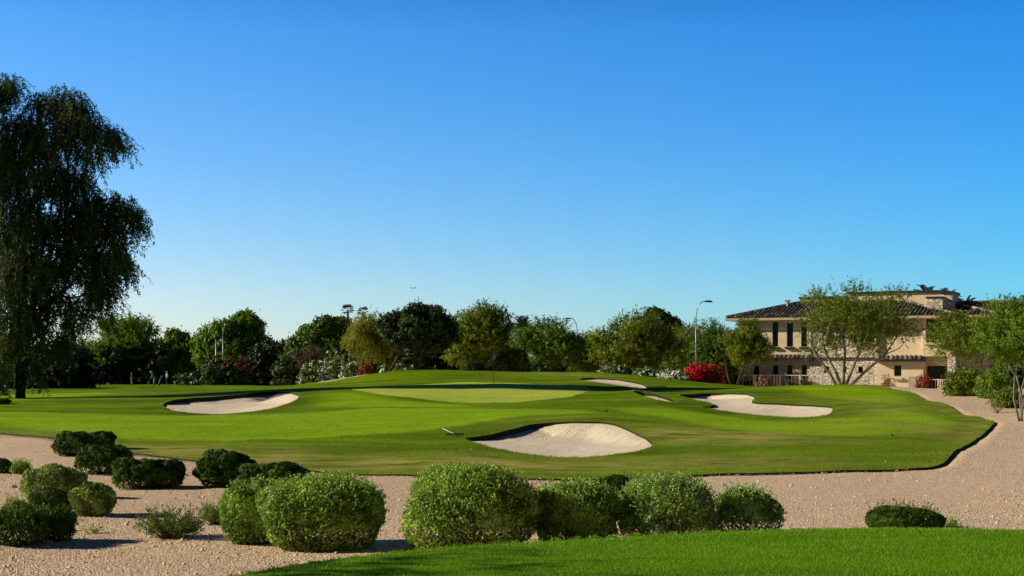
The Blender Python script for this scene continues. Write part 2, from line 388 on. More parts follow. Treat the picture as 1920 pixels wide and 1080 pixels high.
LAWN_front = [(0,812),(60,818),(120,826),(200,845),(260,852),(330,861),(400,868),(480,874),(560,880),(640,889),(720,892),(850,892.5),(950,898),(1050,901),
              (1160,899),(1300,893),(1420,889),(1540,886),(1650,883),(1720,880),(1758,875),(1775,866),(1782,856),(1800,842),(1830,825),(1850,810)]
LAWN_right = [(1865,798,60),(1863,790,62),(1840,783,65),(1800,777,67),(1770,765,72),(1740,753,78),(1710,741,86),(1680,731.5,92)]
lf = cast_poly(LAWN_front); lr = np.array([W(*p)[:2] for p in LAWN_right])
lb = [(24.2,98.5),(23.5,104),(19,110),(14,114),(8,117.5),(2,118),(-3,117),(-6.2,115.0)]
lb2 = [W(x, 0, y)[:2] for x, y in [(775,113.5),(740,112.5),(690,112.5),(640,113),(600,114),(575,118)]]
lb3 = [(-16.5,126),(-22,140),(-30,165),(-34,190),(-40,203),(-60,207),(-95,205),(-95,82),(-60,74),(-29.5,66)]
LAWN = smooth_poly(np.concatenate([lf, lr, lb, lb2, lb3]), 2)
B_px = [
 [(304,765),(310,757),(330,751.5),(370,748),(420,744.5),(460,741),(500,737),(525,735.5),(545,737.5),(564,743),(555,752),(535,760),(500,769),(460,775),(420,778),(380,777.5),(345,775),(318,771)],
 [(866,826),(890,823),(930,817),(970,806),(1000,798),(1040,794),(1090,793),(1130,793),(1160,799),(1185,810),(1210,822),(1228,836),(1215,843),(1180,851),(1130,857),(1080,860),(1030,859),(980,854),(930,845),(890,834)],
 [(1272,743.5),(1300,741),(1340,739),(1395,739),(1410,742),(1419,748),(1408,754),(1420,757),(1480,759),(1540,762),(1562,764),(1561,772),(1555,779),(1530,783),(1480,784),(1420,781),(1370,775),(1335,769),(1310,764.5),(1338,764),(1332,757),(1300,751),(1276,747)],
 [(1186,737),(1200,736),(1230,743),(1262,752),(1268,759),(1240,755.5),(1210,748),(1190,741.5)],
 [(1080,712.5),(1110,710),(1150,712),(1190,718),(1205,721),(1216,728),(1204,732),(1180,727),(1140,721),(1100,716)],
]
BUNK = [resample(smooth_poly(cast_poly(b), 1), .35) for b in B_px]
G_px = [(650,731.5),(690,737),(740,744),(800,751),(860,755.5),(920,756.5),(980,754.5),(1040,749),(1085,742),(1110,733),(1105,727),(1075,723.5),(1020,722),(960,719),(900,717.5),(830,719),(760,723),(700,727)]
GREEN = resample(smooth_poly(cast_poly(G_px), 1), .6)
LAWN = resample(LAWN, .45)
B_CFG = [dict(lip=.05, sun=.14, bowl=.36, w=1.8, near=.07), dict(lip=.04, sun=.12, bowl=.55, w=2.4, near=.075), dict(lip=.06, sun=.12, bowl=.36, w=1.2),
         dict(lip=.20, sun=.15, bowl=.30, w=1.0), dict(lip=.06, sun=.06, bowl=.30, w=1.4)]
def area_sign(P): return np.sign(np.sum(P[:, 0]*np.roll(P[:, 1], -1)-np.roll(P[:, 0], -1)*P[:, 1]))
def out_normals(P):
    t = np.roll(P, -2, 0)-np.roll(P, 2, 0); n = np.stack([t[:, 1], -t[:, 0]], 1)*area_sign(P)
    return n/(np.linalg.norm(n, axis=1)[:, None]+1e-9)
for P, c in zip(BUNK, B_CFG):
    n = out_normals(P); lip = c['lip'] + c['sun']*np.maximum(0, n@np.array([-.93, .36]))
    for _ in range(6): lip = (np.roll(lip, 1)+lip*2+np.roll(lip, -1))/4
    c['lipv'] = lip
def lawn_z(x, y):
    z = Hg(x, y)+.03
    for P, c in zip(BUNK, B_CFG):
        m = (x > P[:, 0].min()-4) & (x < P[:, 0].max()+4) & (y > P[:, 1].min()-4) & (y < P[:, 1].max()+4)
        if m.any():
            d, i = poly_dist(x[m], y[m], P); z[m] += .28*c['lipv'][i]*np.exp(-(d/.9)**2)
    return z
def sand_z(x, y, k):
    P, c = BUNK[k], B_CFG[k]; d, i = poly_dist(x, y, P)
    fr = P[out_normals(P)[:, 1] < -.15]; df = np.min(np.hypot(x[:, None]-fr[None, :, 0], y[:, None]-fr[None, :, 1]), axis=1)   # how far behind the near rim
    drop = .72*c['lipv'][i]*np.exp(-(d/2.5)**2) + .25*c['lipv'][i] + c['bowl']*sstep(d/c['w'])
    return lawn_z(x, y)-.28*c['lipv'][i]*np.exp(-(d/.9)**2) - np.minimum(drop, .02+c.get('near', .055)*df)
def cdt(points, loops):
    allp = []; edges = []; n = 0
    for L in loops:
        k = len(L); allp.append(L); edges += [(n+i, n+(i+1) % k) for i in range(k)]; n += k
    allp.append(points); A = np.concatenate(allp)
    r = geometry.delaunay_2d_cdt([Vector((float(a), float(b))) for a, b in A], edges, [], 0, 1e-4)
    V = np.array([(v.x, v.y) for v in r[0]]); T = np.array([t for t in r[2] if len(t) == 3])
    a, b, c = V[T[:, 0]], V[T[:, 1]], V[T[:, 2]]
    flip = ((b-a)[:, 0]*(c-a)[:, 1]-(b-a)[:, 1]*(c-a)[:, 0]) < 0; T[flip] = T[flip][:, ::-1]
    return V, T
def off_ring(P, d):
    return P + out_normals(P)*d
# grid points in plan, spacing grows with distance
def plan_points(x0, x1, y0, y1, base, grow, jitter=.25):
    out = []; y = y0
    while y < y1:
        s = max(base, y*grow); xs = np.arange(x0, x1, s)
        out.append(np.stack([xs+rng.uniform(-jitter, jitter, len(xs))*s, y+rng.uniform(-jitter, jitter, len(xs))*s], 1)); y += s
    return np.concatenate(out)
gp = plan_points(-96, 40, 34, 210, .55, .0105)
keep = poly_inside(gp[:, 0], gp[:, 1], LAWN); d, _ = poly_dist(gp[:, 0], gp[:, 1], LAWN); keep &= d > .25
for P in BUNK:
    dd, _ = poly_dist(gp[:, 0], gp[:, 1], P); keep &= dd > .18
rings = [off_ring(P, o) for P in BUNK for o in (.25, .6, 1.1, -.25, -.6, -1.1, -1.8)]
rg = np.concatenate(rings); k2 = np.ones(len(rg), bool)
for P in BUNK:
    dd, _ = poly_dist(rg[:, 0], rg[:, 1], P); k2 &= dd > .12
dd, _ = poly_dist(rg[:, 0], rg[:, 1], LAWN); k2 &= (dd > .3) & poly_inside(rg[:, 0], rg[:, 1], LAWN)
V2, T2 = cdt(np.concatenate([gp[keep], rg[k2], off_ring(LAWN, -.3)]), [LAWN] + BUNK + [GREEN])
cen = V2[T2].mean(1); inl = poly_inside(cen[:, 0], cen[:, 1], LAWN); cls = np.where(inl, 0, -1)
cls[inl & poly_inside(cen[:, 0], cen[:, 1], GREEN)] = 1
for k, P in enumerate(BUNK): cls[poly_inside(cen[:, 0], cen[:, 1], P)] = 10+k
def submesh(name, tri, zf, mat, extra=None, smooth=True):
    u, inv = np.unique(tri.ravel(), return_inverse=True); xy = V2[u]; z = zf(xy[:, 0], xy[:, 1])
    att = {k: f(xy[:, 0], xy[:, 1]) for k, f in (extra or {}).items()}
    return link(name, poly_mesh(name, np.column_stack([xy, z]), inv, 3, smooth, att), mat)
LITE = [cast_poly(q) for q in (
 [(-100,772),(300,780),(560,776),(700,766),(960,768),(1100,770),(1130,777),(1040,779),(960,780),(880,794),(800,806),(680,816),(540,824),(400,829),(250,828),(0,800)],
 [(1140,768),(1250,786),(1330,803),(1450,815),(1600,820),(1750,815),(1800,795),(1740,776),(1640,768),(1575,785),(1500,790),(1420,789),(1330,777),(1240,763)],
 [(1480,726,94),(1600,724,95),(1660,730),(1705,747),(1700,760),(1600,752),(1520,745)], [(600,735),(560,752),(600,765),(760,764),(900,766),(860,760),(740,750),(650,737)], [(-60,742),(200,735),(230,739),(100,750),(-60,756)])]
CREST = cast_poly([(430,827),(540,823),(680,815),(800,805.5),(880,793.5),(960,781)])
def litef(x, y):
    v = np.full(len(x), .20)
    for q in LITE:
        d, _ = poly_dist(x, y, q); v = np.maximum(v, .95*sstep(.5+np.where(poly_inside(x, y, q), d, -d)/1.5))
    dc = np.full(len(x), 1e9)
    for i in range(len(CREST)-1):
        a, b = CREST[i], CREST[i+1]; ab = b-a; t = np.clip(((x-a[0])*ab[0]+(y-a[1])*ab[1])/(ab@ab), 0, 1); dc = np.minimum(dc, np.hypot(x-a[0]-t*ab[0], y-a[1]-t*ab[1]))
    v = v+.8*np.exp(-(dc/.45)**2)  # sunlit crest highlight painted into the lawn colour
    for P in BUNK[:3]: d, _ = poly_dist(x, y, P); v = v*(1-.9*np.exp(-(d/2.3)**2))  # longer rough plus slope shade round the bunkers, painted as darker grass
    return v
DRY = [(1330,822,2.2,1.0),(1290,808,2.0,.9),(1400,828,2.5,.5),(1180,870,3.0,.3),(1320,868,3.0,.4),(1450,872,3.0,.35),(1640,752,3.5,.8),(1690,765,3.0,.7),(1840,800,4.0,.8),(1800,815,3.5,.6),
       (340,850,3.0,.9),(280,842,2.5,.6),(560,868,2.5,.8),(430,862,2.5,.6),(870,878,2.0,.55),(900,872,2.0,.5),(1060,874,3,.5),(1080,703,2.5,.9),(1040,700,2.5,.8),(1000,790,2,.4),(60,810,3.0,.5),(1560,722.5,3,.6),(820,874,2,.3)]
DRYW = [(cast(a, b, 30) if cast(a, b, 30) is not None else W(a, b, 100)[:2], r, s) for a, b, r, s in DRY]
def dryf(x, y):
    d, _ = poly_dist(x, y, LAWN); v = .32*np.exp(-(d/.8)**2)*(y < 110)
    for c, r, s in DRYW: v = v + .62*s*np.exp(-((x-c[0])**2/(r*1.5)**2+(y-c[1])**2/r**2))
    return np.clip(v, 0, 1)
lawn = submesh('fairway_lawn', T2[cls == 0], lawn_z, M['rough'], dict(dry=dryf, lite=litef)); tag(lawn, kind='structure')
tag(submesh('putting_green', T2[cls == 1], lambda x, y: lawn_z(x, y), M['green'], dict(dry=lambda x, y: np.zeros(len(x)))), kind='structure')
for k in range(len(BUNK)):
    o = submesh('sand_bunker', T2[cls == 10+k], lambda x, y, k=k: sand_z(x, y, k), M['sand']); tag(o, kind='structure')
# turf edges: a short cut face round every bunker and round the lawn
mb_v = []; mb_f = []
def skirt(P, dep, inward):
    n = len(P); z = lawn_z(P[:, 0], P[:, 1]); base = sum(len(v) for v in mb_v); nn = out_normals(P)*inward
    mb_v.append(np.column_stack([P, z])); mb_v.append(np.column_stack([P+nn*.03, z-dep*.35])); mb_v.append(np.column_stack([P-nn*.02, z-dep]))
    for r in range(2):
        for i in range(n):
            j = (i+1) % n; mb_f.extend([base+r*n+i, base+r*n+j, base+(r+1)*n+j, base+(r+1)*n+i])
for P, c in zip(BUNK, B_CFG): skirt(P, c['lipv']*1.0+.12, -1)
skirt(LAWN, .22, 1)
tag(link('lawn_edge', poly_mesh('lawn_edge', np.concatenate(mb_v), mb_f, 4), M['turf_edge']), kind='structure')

# gravel ground: one sheet to the horizon, sunk under the lawn
gx = plan_points(-60, 60, -12, 150, .7, .016, .2)
din, _ = poly_dist(gx[:, 0], gx[:, 1], LAWN); gin = poly_inside(gx[:, 0], gx[:, 1], LAWN)
gx = gx[(din > .5) & (~gin | (rng.random(len(gx)) < .15))]
far = []
for y in list(np.arange(-60, 400, 12)) + [500, 700, 1000, 1600, 2600, 4500]:
    for x in list(np.arange(-200, 201, 12)) + [-4500, -2500, -1200, -600, -350, 350, 600, 1200, 2500, 4500]:
        if not (-61 < x < 61 and -13 < y < 151): far.append((x, y))
far = np.array(far, float); far = far[(poly_dist(far[:, 0], far[:, 1], LAWN)[0] > .8)]
edge_in = off_ring(LAWN, -.6); edge_in2 = off_ring(LAWN, -2.0); edge_out = off_ring(LAWN, .5)
V3, T3 = cdt(np.concatenate([gx, far, edge_in, edge_in2, edge_out]), [LAWN, np.array(TEE)])
gz = Hg(V3[:, 0], V3[:, 1]); dl, _ = poly_dist(V3[:, 0], V3[:, 1], LAWN); il = poly_inside(V3[:, 0], V3[:, 1], LAWN) & (dl > 1e-3)
right = sstep((V3[:, 0]+2)/8)*(V3[:, 1] < 75); gz -= (.01 + .025*right)*np.exp(-(dl/2.5)**2)*~il
gz = np.where(il, gz-.1-2.4*sstep(dl/1.8), gz)
it = poly_inside(V3[:, 0], V3[:, 1], TEE) & (poly_dist(V3[:, 0], V3[:, 1], TEE)[0] > 1e-3); gz = np.where(it, gz-.5, gz)
ground = link('ground', poly_mesh('ground', np.column_stack([V3, gz]), T3.ravel(), 3, True), M['gravel']); tag(ground, kind='structure')
# tee lawn
TP = resample(smooth_poly(np.array(TEE), 1), .25)
tg = plan_points(-5, 11, -6, 15.5, .3, 0, .2); tk = poly_inside(tg[:, 0], tg[:, 1], TP) & (poly_dist(tg[:, 0], tg[:, 1], TP)[0] > .15); tg = tg[tk]
VT, TT = cdt(np.concatenate([tg, off_ring(TP, -.12)]), [TP]); ct = VT[TT].mean(1); TT = TT[poly_inside(ct[:, 0], ct[:, 1], TP)]
def tee_z(x, y):
    d, _ = poly_dist(x, y, TP)
    return TEE_Z - .03*np.exp(-(d/.25)**2) + .012*np.sin(x*1.1+.5)*np.sin(y*.8)
u, inv = np.unique(TT.ravel(), return_inverse=True); xy = VT[u]
tee = link('tee_lawn', poly_mesh('tee_lawn', np.column_stack([xy, tee_z(xy[:, 0], xy[:, 1])]), inv, 3, True, dict(dry=np.zeros(len(u)))), M['tee']); tag(tee, kind='structure')
mb_v = []; mb_f = []
_lz = lawn_z; lawn_z = lambda x, y: tee_z(x, y); skirt(TP, .3, 1); lawn_z = _lz
tag(link('tee_edge', poly_mesh('tee_edge', np.concatenate(mb_v), mb_f, 4), M['turf_edge']), kind='structure')

# ------------------------------------------------------------------ grass blades and gravel stones (nobody could count them)
def blades(name, P, z, h, w, mat, tint=None):
    n = len(P); a = rng.uniform(0, 2*math.pi, n); lean = rng.normal(0, .35, (n, 2))*h[:, None]
    s = np.stack([np.cos(a), np.sin(a)], 1)*w[:, None]
    V = np.empty((n, 3, 3)); V[:, 0, :2] = P-s; V[:, 1, :2] = P+s; V[:, 0, 2] = V[:, 1, 2] = z-.005; V[:, 2, :2] = P+lean; V[:, 2, 2] = z+h
    t = np.repeat(rng.random(n) if tint is None else tint, 3)
    return link(name, poly_mesh(name, V.reshape(-1, 3), np.arange(n*3), 3, False, dict(tint=t)), mat)
grass_leaf = leafmat('grass_blade', (.080, .20, .003), (.175, .39, .005), (.34, .57, .03), .3, .6, .15, 1.5)
turf_leaf = leafmat('turf_blade', (.055, .105, .001), (.30, .48, .004), (.52, .68, .06), .3, .6, .15, .8)
nb = 150000; bp = np.column_stack([rng.uniform(-3.2, 5.6, nb), 15.2-6*rng.random(nb)**1.2])
bp = bp[poly_inside(bp[:, 0], bp[:, 1], TP) & (np.abs(bp[:, 0]) < bp[:, 1]*.37+.4)]
tag(blades('tee_grass', bp, tee_z(bp[:, 0], bp[:, 1]), rng.uniform(.010, .026, len(bp)), rng.uniform(.002, .0045, len(bp)), grass_leaf), kind='stuff')
e = np.repeat(TP[TP[:, 1] > 8], 90, 0); e = e+rng.normal(0, .035, e.shape); tag(blades('tee_fringe', e, np.where(poly_inside(e[:, 0], e[:, 1], TP), TEE_Z-.02, TEE_Z-.06), rng.uniform(.010, .030, len(e)), rng.uniform(.002, .005, len(e)), grass_leaf), kind='stuff')
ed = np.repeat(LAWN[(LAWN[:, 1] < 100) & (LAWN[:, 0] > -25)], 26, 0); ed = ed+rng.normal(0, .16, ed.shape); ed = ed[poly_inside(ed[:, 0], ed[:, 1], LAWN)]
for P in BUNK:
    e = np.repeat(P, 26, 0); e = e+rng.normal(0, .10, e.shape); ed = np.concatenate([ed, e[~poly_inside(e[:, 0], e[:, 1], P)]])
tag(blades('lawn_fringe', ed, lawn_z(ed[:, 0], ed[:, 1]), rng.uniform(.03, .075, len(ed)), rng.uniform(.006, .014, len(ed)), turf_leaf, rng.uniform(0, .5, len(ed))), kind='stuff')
nb = 260000; yy = 36+46*rng.random(nb)**1.6; bp = np.column_stack([(rng.random(nb)-.5)*.74*yy, yy]); ok = poly_inside(bp[:, 0], bp[:, 1], LAWN)
for P in BUNK: ok &= ~poly_inside(bp[:, 0], bp[:, 1], P)
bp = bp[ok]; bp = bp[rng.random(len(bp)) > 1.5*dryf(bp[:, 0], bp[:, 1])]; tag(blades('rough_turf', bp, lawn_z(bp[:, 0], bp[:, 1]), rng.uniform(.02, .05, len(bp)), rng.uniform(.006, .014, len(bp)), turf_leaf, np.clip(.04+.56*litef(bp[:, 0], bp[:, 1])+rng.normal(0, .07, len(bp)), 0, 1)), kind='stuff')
def stones():
    n = 40000; y = 17.5+22*rng.random(n)**1.5; P = np.column_stack([(rng.random(n)-.5)*.76*y, y])
    ok = ~poly_inside(P[:, 0], P[:, 1], LAWN) & ~poly_inside(P[:, 0], P[:, 1], TP); P = P[ok]; n = len(P); z = Hg(P[:, 0], P[:, 1])
    r = rng.uniform(.007, .018, n)*np.where(rng.random(n) < .035, 2.3, 1)
    octa = np.array([(1,0,0),(0,1,0),(-1,0,0),(0,-1,0),(0,0,1),(0,0,-.6)], float); a = rng.uniform(0, 6.28, n)
    v = octa[None]*rng.uniform(.7, 1.3, (n, 6, 1)); R = np.zeros((n, 3, 3)); R[:, 0, 0] = R[:, 1, 1] = np.cos(a); R[:, 0, 1] = -np.sin(a); R[:, 1, 0] = np.sin(a); R[:, 2, 2] = .75
    V = np.einsum('nij,nkj->nki', R, v)*r[:, None, None]+np.column_stack([P, z+r*.2])[:, None]
    f = np.array([(0,1,4),(1,2,4),(2,3,4),(3,0,4),(1,0,5),(2,1,5),(3,2,5),(0,3,5)])
    ff = (f[None]+np.arange(n)[:, None, None]*6).ravel()
    m, nt, out = newmat('loose_gravel'); t = attr(nt, 'tint'); c = mix(nt, ramp(nt, t, 0, .7), (.58, .40, .27), (.98, .74, .53)); c = mix(nt, ramp(nt, t, .85, 1), c, (.70, .60, .50))
    principled(nt, out, c, .9, .1)
    return link('loose_gravel', poly_mesh('loose_gravel', V.reshape(-1, 3), ff, 3, False, dict(tint=np.repeat(rng.random(n), 6))), m)
tag(stones(), kind='stuff')
print('terrain', round(time.time()-T0, 1))

# ------------------------------------------------------------------ foliage
def unit(v): return v/(np.linalg.norm(v, axis=-1, keepdims=True)+1e-9)
def leaf_quads(C, A, l, w, tint, nrm=None, loose=.55):
    """diamond leaves: centres C, long axes A, rough facing nrm"""
    n = len(C); R = unit(rng.normal(size=(n, 3)))
    if nrm is not None:
        R = unit(nrm+rng.normal(0, loose, (n, 3))); A = unit(A-(A*R).sum(1)[:, None]*R)
    S = unit(np.cross(A, R)); l = np.broadcast_to(l, (n,))[:, None]; w = np.broadcast_to(w, (n,))[:, None]
    V = np.stack([C-A*l*.5, C+S*w*.5+A*l*.05, C+A*l*.5, C-S*w*.5+A*l*.05], 1)
    return V.reshape(-1, 3), np.repeat(tint, 4)
def foliage_obj(name, parts, mat, parent):
    V = np.concatenate([p[0] for p in parts]); t = np.concatenate([p[1] for p in parts])
    return link(name, poly_mesh(name, V, np.arange(len(V)), 4, False, dict(tint=t)), mat, parent)
def sprays(P, D, length, n, l, w, spread, tint, axis_mix=.6, nrm=None):
    """n leaves strung along a twig from each P in direction D"""
    m = len(P); t = rng.random((m, n)); L = np.broadcast_to(length, (m,))
    C = P[:, None]+D[:, None]*(t*L[:, None])[..., None]+rng.normal(0, spread, (m, n, 3))
    A = unit(D[:, None]*axis_mix+rng.normal(0, .55, (m, n, 3)))
    tt = np.clip(tint[:, None]+rng.normal(0, .16, (m, n)), 0, 1)
    return leaf_quads(C.reshape(-1, 3), A.reshape(-1, 3), l*rng.uniform(.7, 1.3, m*n), w*rng.uniform(.7, 1.3, m*n), tt.ravel(), None if nrm is None else np.repeat(nrm, n, 0))
def blob_points(blobs, n, shell=.45):
    c = np.array([b[:3] for b in blobs]); r = np.array([b[3:6] for b in blobs]); wgt = (r.prod(1))**(2/3); wgt /= wgt.sum()
    i = rng.choice(len(blobs), n, p=wgt); d = unit(rng.normal(size=(n, 3))); u = (shell**3+(1-shell**3)*rng.random(n))**(1/3)
    return c[i]+d*r[i]*u[:, None], d, i
def crown_blobs(c, r, K, flat=.6, rb=(.13, .33)):
    out = []
    for k in range(int(K*1.7)):
        d = unit(rng.normal(size=3)); q = rng.random()**.42*rng.uniform(.86, 1.04)
        if d[2] < 0: d[2] *= flat
        s = rng.uniform(*rb); e = np.array(r)
        out.append((*(np.array(c)+d*e*q*(1-s*.70)), e[0]*s, e[1]*s, min(e[2], e[0])*s*rng.uniform(.75, 1.05)))
    return out
STYLES = dict(
    round=dict(l=.34, w=.20, len=.45, n=9, up=.25, out=.7, rnd=.6, spread=.13),
    feather=dict(l=.30, w=.075, len=.95, n=12, up=.55, out=.8, rnd=.45, spread=.08),
    weep=dict(l=.34, w=.075, len=1.2, n=14, up=-1.3, out=.45, rnd=.25, spread=.09),
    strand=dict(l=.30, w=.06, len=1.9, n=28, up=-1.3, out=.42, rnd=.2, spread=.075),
    pine=dict(l=.30, w=.10, len=.30, n=10, up=.5, out=.6, rnd=.6, spread=.10),
)
TM = 'trees behind the putting green'
def tree(name, label, base, Y, crown, style, leaf, bark, n=700, K=26, stems=((0, .0),), group=None, cat='tree', thick=.16, zb=None, blobs_px=None, flat=.85, extra=(), depth=.85, wisp=.0, shell=.45, rb=(.13, .33), scale=1.0, limbs=14):
    bx = (base-960)/F*Y; bz = Hz(bx, Y) if zb is None else zb; s = Y/F
    root = empty(name, (bx, Y, bz), label, cat, group)
    x0, x1, yt, yb = crown
    if group == TM: x0, x1 = x0-.07*(x1-x0), x1+.07*(x1-x0)
    c = np.array([((x0+x1)/2-base)*s, 0, EYE+(HZ-(yt+yb)/2)*s-bz]); r = np.array([(x1-x0)/2*s, (x1-x0)/2*s*depth, (yb-yt)/2*s])
    if blobs_px: blobs = [((p[0]-base)*s, rng.normal(0, .35)*p[2]*s*1.2, EYE+(HZ-p[1])*s-bz, p[2]*s*.86, p[2]*s*.9, p[2]*s*(p[3] if len(p) > 3 else .8)*.80) for p in blobs_px]
    else: blobs = crown_blobs(c, r, K, flat, rb)
    n = int(n*2.1); st = STYLES[style]; P, d, bi = blob_points(blobs, n, shell)
    D = unit(d*st['out']+unit(P-c)*.5*st['out']+np.array([0, 0, st['up']])+rng.normal(0, st['rnd'], (n, 3)))
    bt = rng.uniform(.25, .7, len(blobs)); tint = bt[bi]+rng.normal(0, .1, n)
    parts = [sprays(P, D, st['len']*scale*rng.uniform(.6, 1.4, n), st['n'], st['l']*scale*1.15, st['w']*scale*1.45, st['spread']*scale, tint, nrm=unit(d+unit(P-c)*.7))]
    if style in ('feather', 'weep', 'round') and name != 'weeping_tree': wisp = max(wisp, .07)
    if wisp:
        k = int(n*wisp); P2, d2, _ = blob_points(blobs, k, .9); keep = P2[:, 2] > c[2]; P2 = P2[keep]; d2 = d2[keep]
        parts.append(sprays(P2, unit(d2*.5+np.array([0, 0, 1.0])+rng.normal(0, .35, P2.shape)), 1.1*scale*rng.uniform(.5, 1.3, len(P2)), 7, st['l']*.8*scale, st['w']*.8*scale, .03, np.full(len(P2), .6)))
    foliage_obj('crown', parts, LEAF[leaf], root)
    mb = MB(); heads = []
    for (ox, tx) in stems:
        p0 = np.array([ox*s, rng.normal(0, .1), -.15]); top = np.array([tx*s, rng.normal(0, .3), c[2]-r[2]*.35]); p3 = np.array([p0[0]*.2+c[0]*.6+top[0]*.4, 0, c[2]+r[2]*.2])
        q = [p0, p0+(top-p0)*.35+rng.normal(0, .08, 3), p0+(top-p0)*.7+rng.normal(0, .10, 3), top, (top+p3)/2+rng.normal(0, .12, 3), p3]
        rr = [thick*1.25, thick, thick*.85, thick*.7, thick*.5, thick*.25]; mb.tube(q, rr, 7); heads.append((q, rr))
    order = list(range(len(blobs))); random.shuffle(order)
    for k in order[:limbs]:
        b = np.array(blobs[k][:3]); q, rr = min(heads, key=lambda h: np.linalg.norm(h[0][3]-b)); j = random.choice((2, 3, 3, 4)); a = q[j]
        m1 = a+(b-a)*.5+np.array([0, 0, -.12*np.linalg.norm(b-a)])+rng.normal(0, .1, 3); mb.tube([a, m1, b], [rr[j]*.6, rr[j]*.38, rr[j]*.12], 5)
    mb.build('trunk', M[bark], root, True)
    for nm, lf, cnt, ssz, lo in extra:
        P3, d3, _ = blob_points(blobs, cnt, .93); P3 = P3[(P3[:, 2] > lo*(c[2]+r[2]))]
        C = np.repeat(P3, 3, 0)+rng.normal(0, .12, (len(P3)*3, 3)); tag(foliage_obj(nm, [leaf_quads(C, unit(rng.normal(size=C.shape)), ssz, ssz*.8, rng.random(len(C)))], LEAF[lf], root), kind='stuff')
    return root
def shrub_blobs(w, dpt, h, K, lump):
    return [(rng.normal(0, .24)*w, rng.normal(0, .22)*dpt, h*rng.uniform(.3, .62), w*lump*rng.uniform(.7, 1.15), dpt*lump*rng.uniform(.7, 1.1), h*rng.uniform(.26, .38)) for _ in range(K)]
def shrub(name, label, box, Y, leaf, n=260, group=None, cat='shrub', K=9, flower=None, l=.22, w=.12, up=.3, depth=.8, zoff=0.0, scale=1.0, stem=True):
    """loose shrub filling the pixel box (x0,x1,ytop,ybottom) at distance Y"""
    x0, x1, yt, yb = box; s = Y/F; bx = ((x0+x1)/2-960)*s; zt = EYE+(HZ-yt)*s; bz = Hz(bx, Y); zb = min(bz, EYE+(HZ-yb)*s) if zoff is None else bz
    root = empty(name, (bx, Y, zb), label, cat, group); h = zt-zb; ww = (x1-x0)*s
    blobs = [(rng.uniform(-.28, .28)*ww, rng.uniform(-.25, .25)*ww*depth, h*rng.uniform(.16, .68), ww*.24*rng.uniform(.8, 1.1), ww*.24*depth, h*.3) for _ in range(K)]+[(q*ww, rng.normal(0, .1)*ww*depth, h*.13, ww*.15, ww*.2*depth, h*.17) for q in np.linspace(-.34, .34, 6)]
    P, d, bi = blob_points(blobs, n, .5); P[:, 2] = np.maximum(P[:, 2], .03)
    D = unit(d+np.array([0, 0, up])+rng.normal(0, .5, P.shape)); tint = rng.uniform(.2, .7, K+6)[bi]+rng.normal(0, .1, n)
    foliage_obj('foliage', [sprays(P, D, .4*scale*rng.uniform(.6, 1.3, n), 12, l*scale, w*scale*1.3, .09*scale, tint, nrm=unit(d+np.array([0, 0, .2])))], LEAF[leaf], root)
    if flower:
        nm, lf, cnt, sz = flower[:4]; fl = flower[4] if len(flower) > 4 else .15; P, d, _ = blob_points(blobs, int(cnt*(1.2 if lf == 'white' else 2.4)), .95); ok = (P[:, 2] > fl*h) & (P@np.array([0, -1., 0]) > -.35*ww*depth); d = d[ok]; P = P[ok]+d*.26*scale
        C = np.repeat(P, 5, 0)+rng.normal(0, sz*.55, (len(P)*5, 3)); tag(foliage_obj(nm, [leaf_quads(C, unit(rng.normal(size=C.shape)), sz*1.2, sz, rng.random(len(C)), np.repeat(unit(d+np.array([-.3, -.3, .4])), 5, 0))], LEAF[lf], root), kind='stuff')
    if stem:
        mb = MB()
        for _ in range(6):
            b = random.choice(blobs); a = np.array([rng.normal(0, .06)*ww, rng.normal(0, .05)*ww, -.05]); e = np.array(b[:3]); mb.tube([a, (a+e)/2+rng.normal(0, .05, 3), e], [.035, .025, .01], 5)
        mb.build('stem', M['twig'], root, True)
    return root

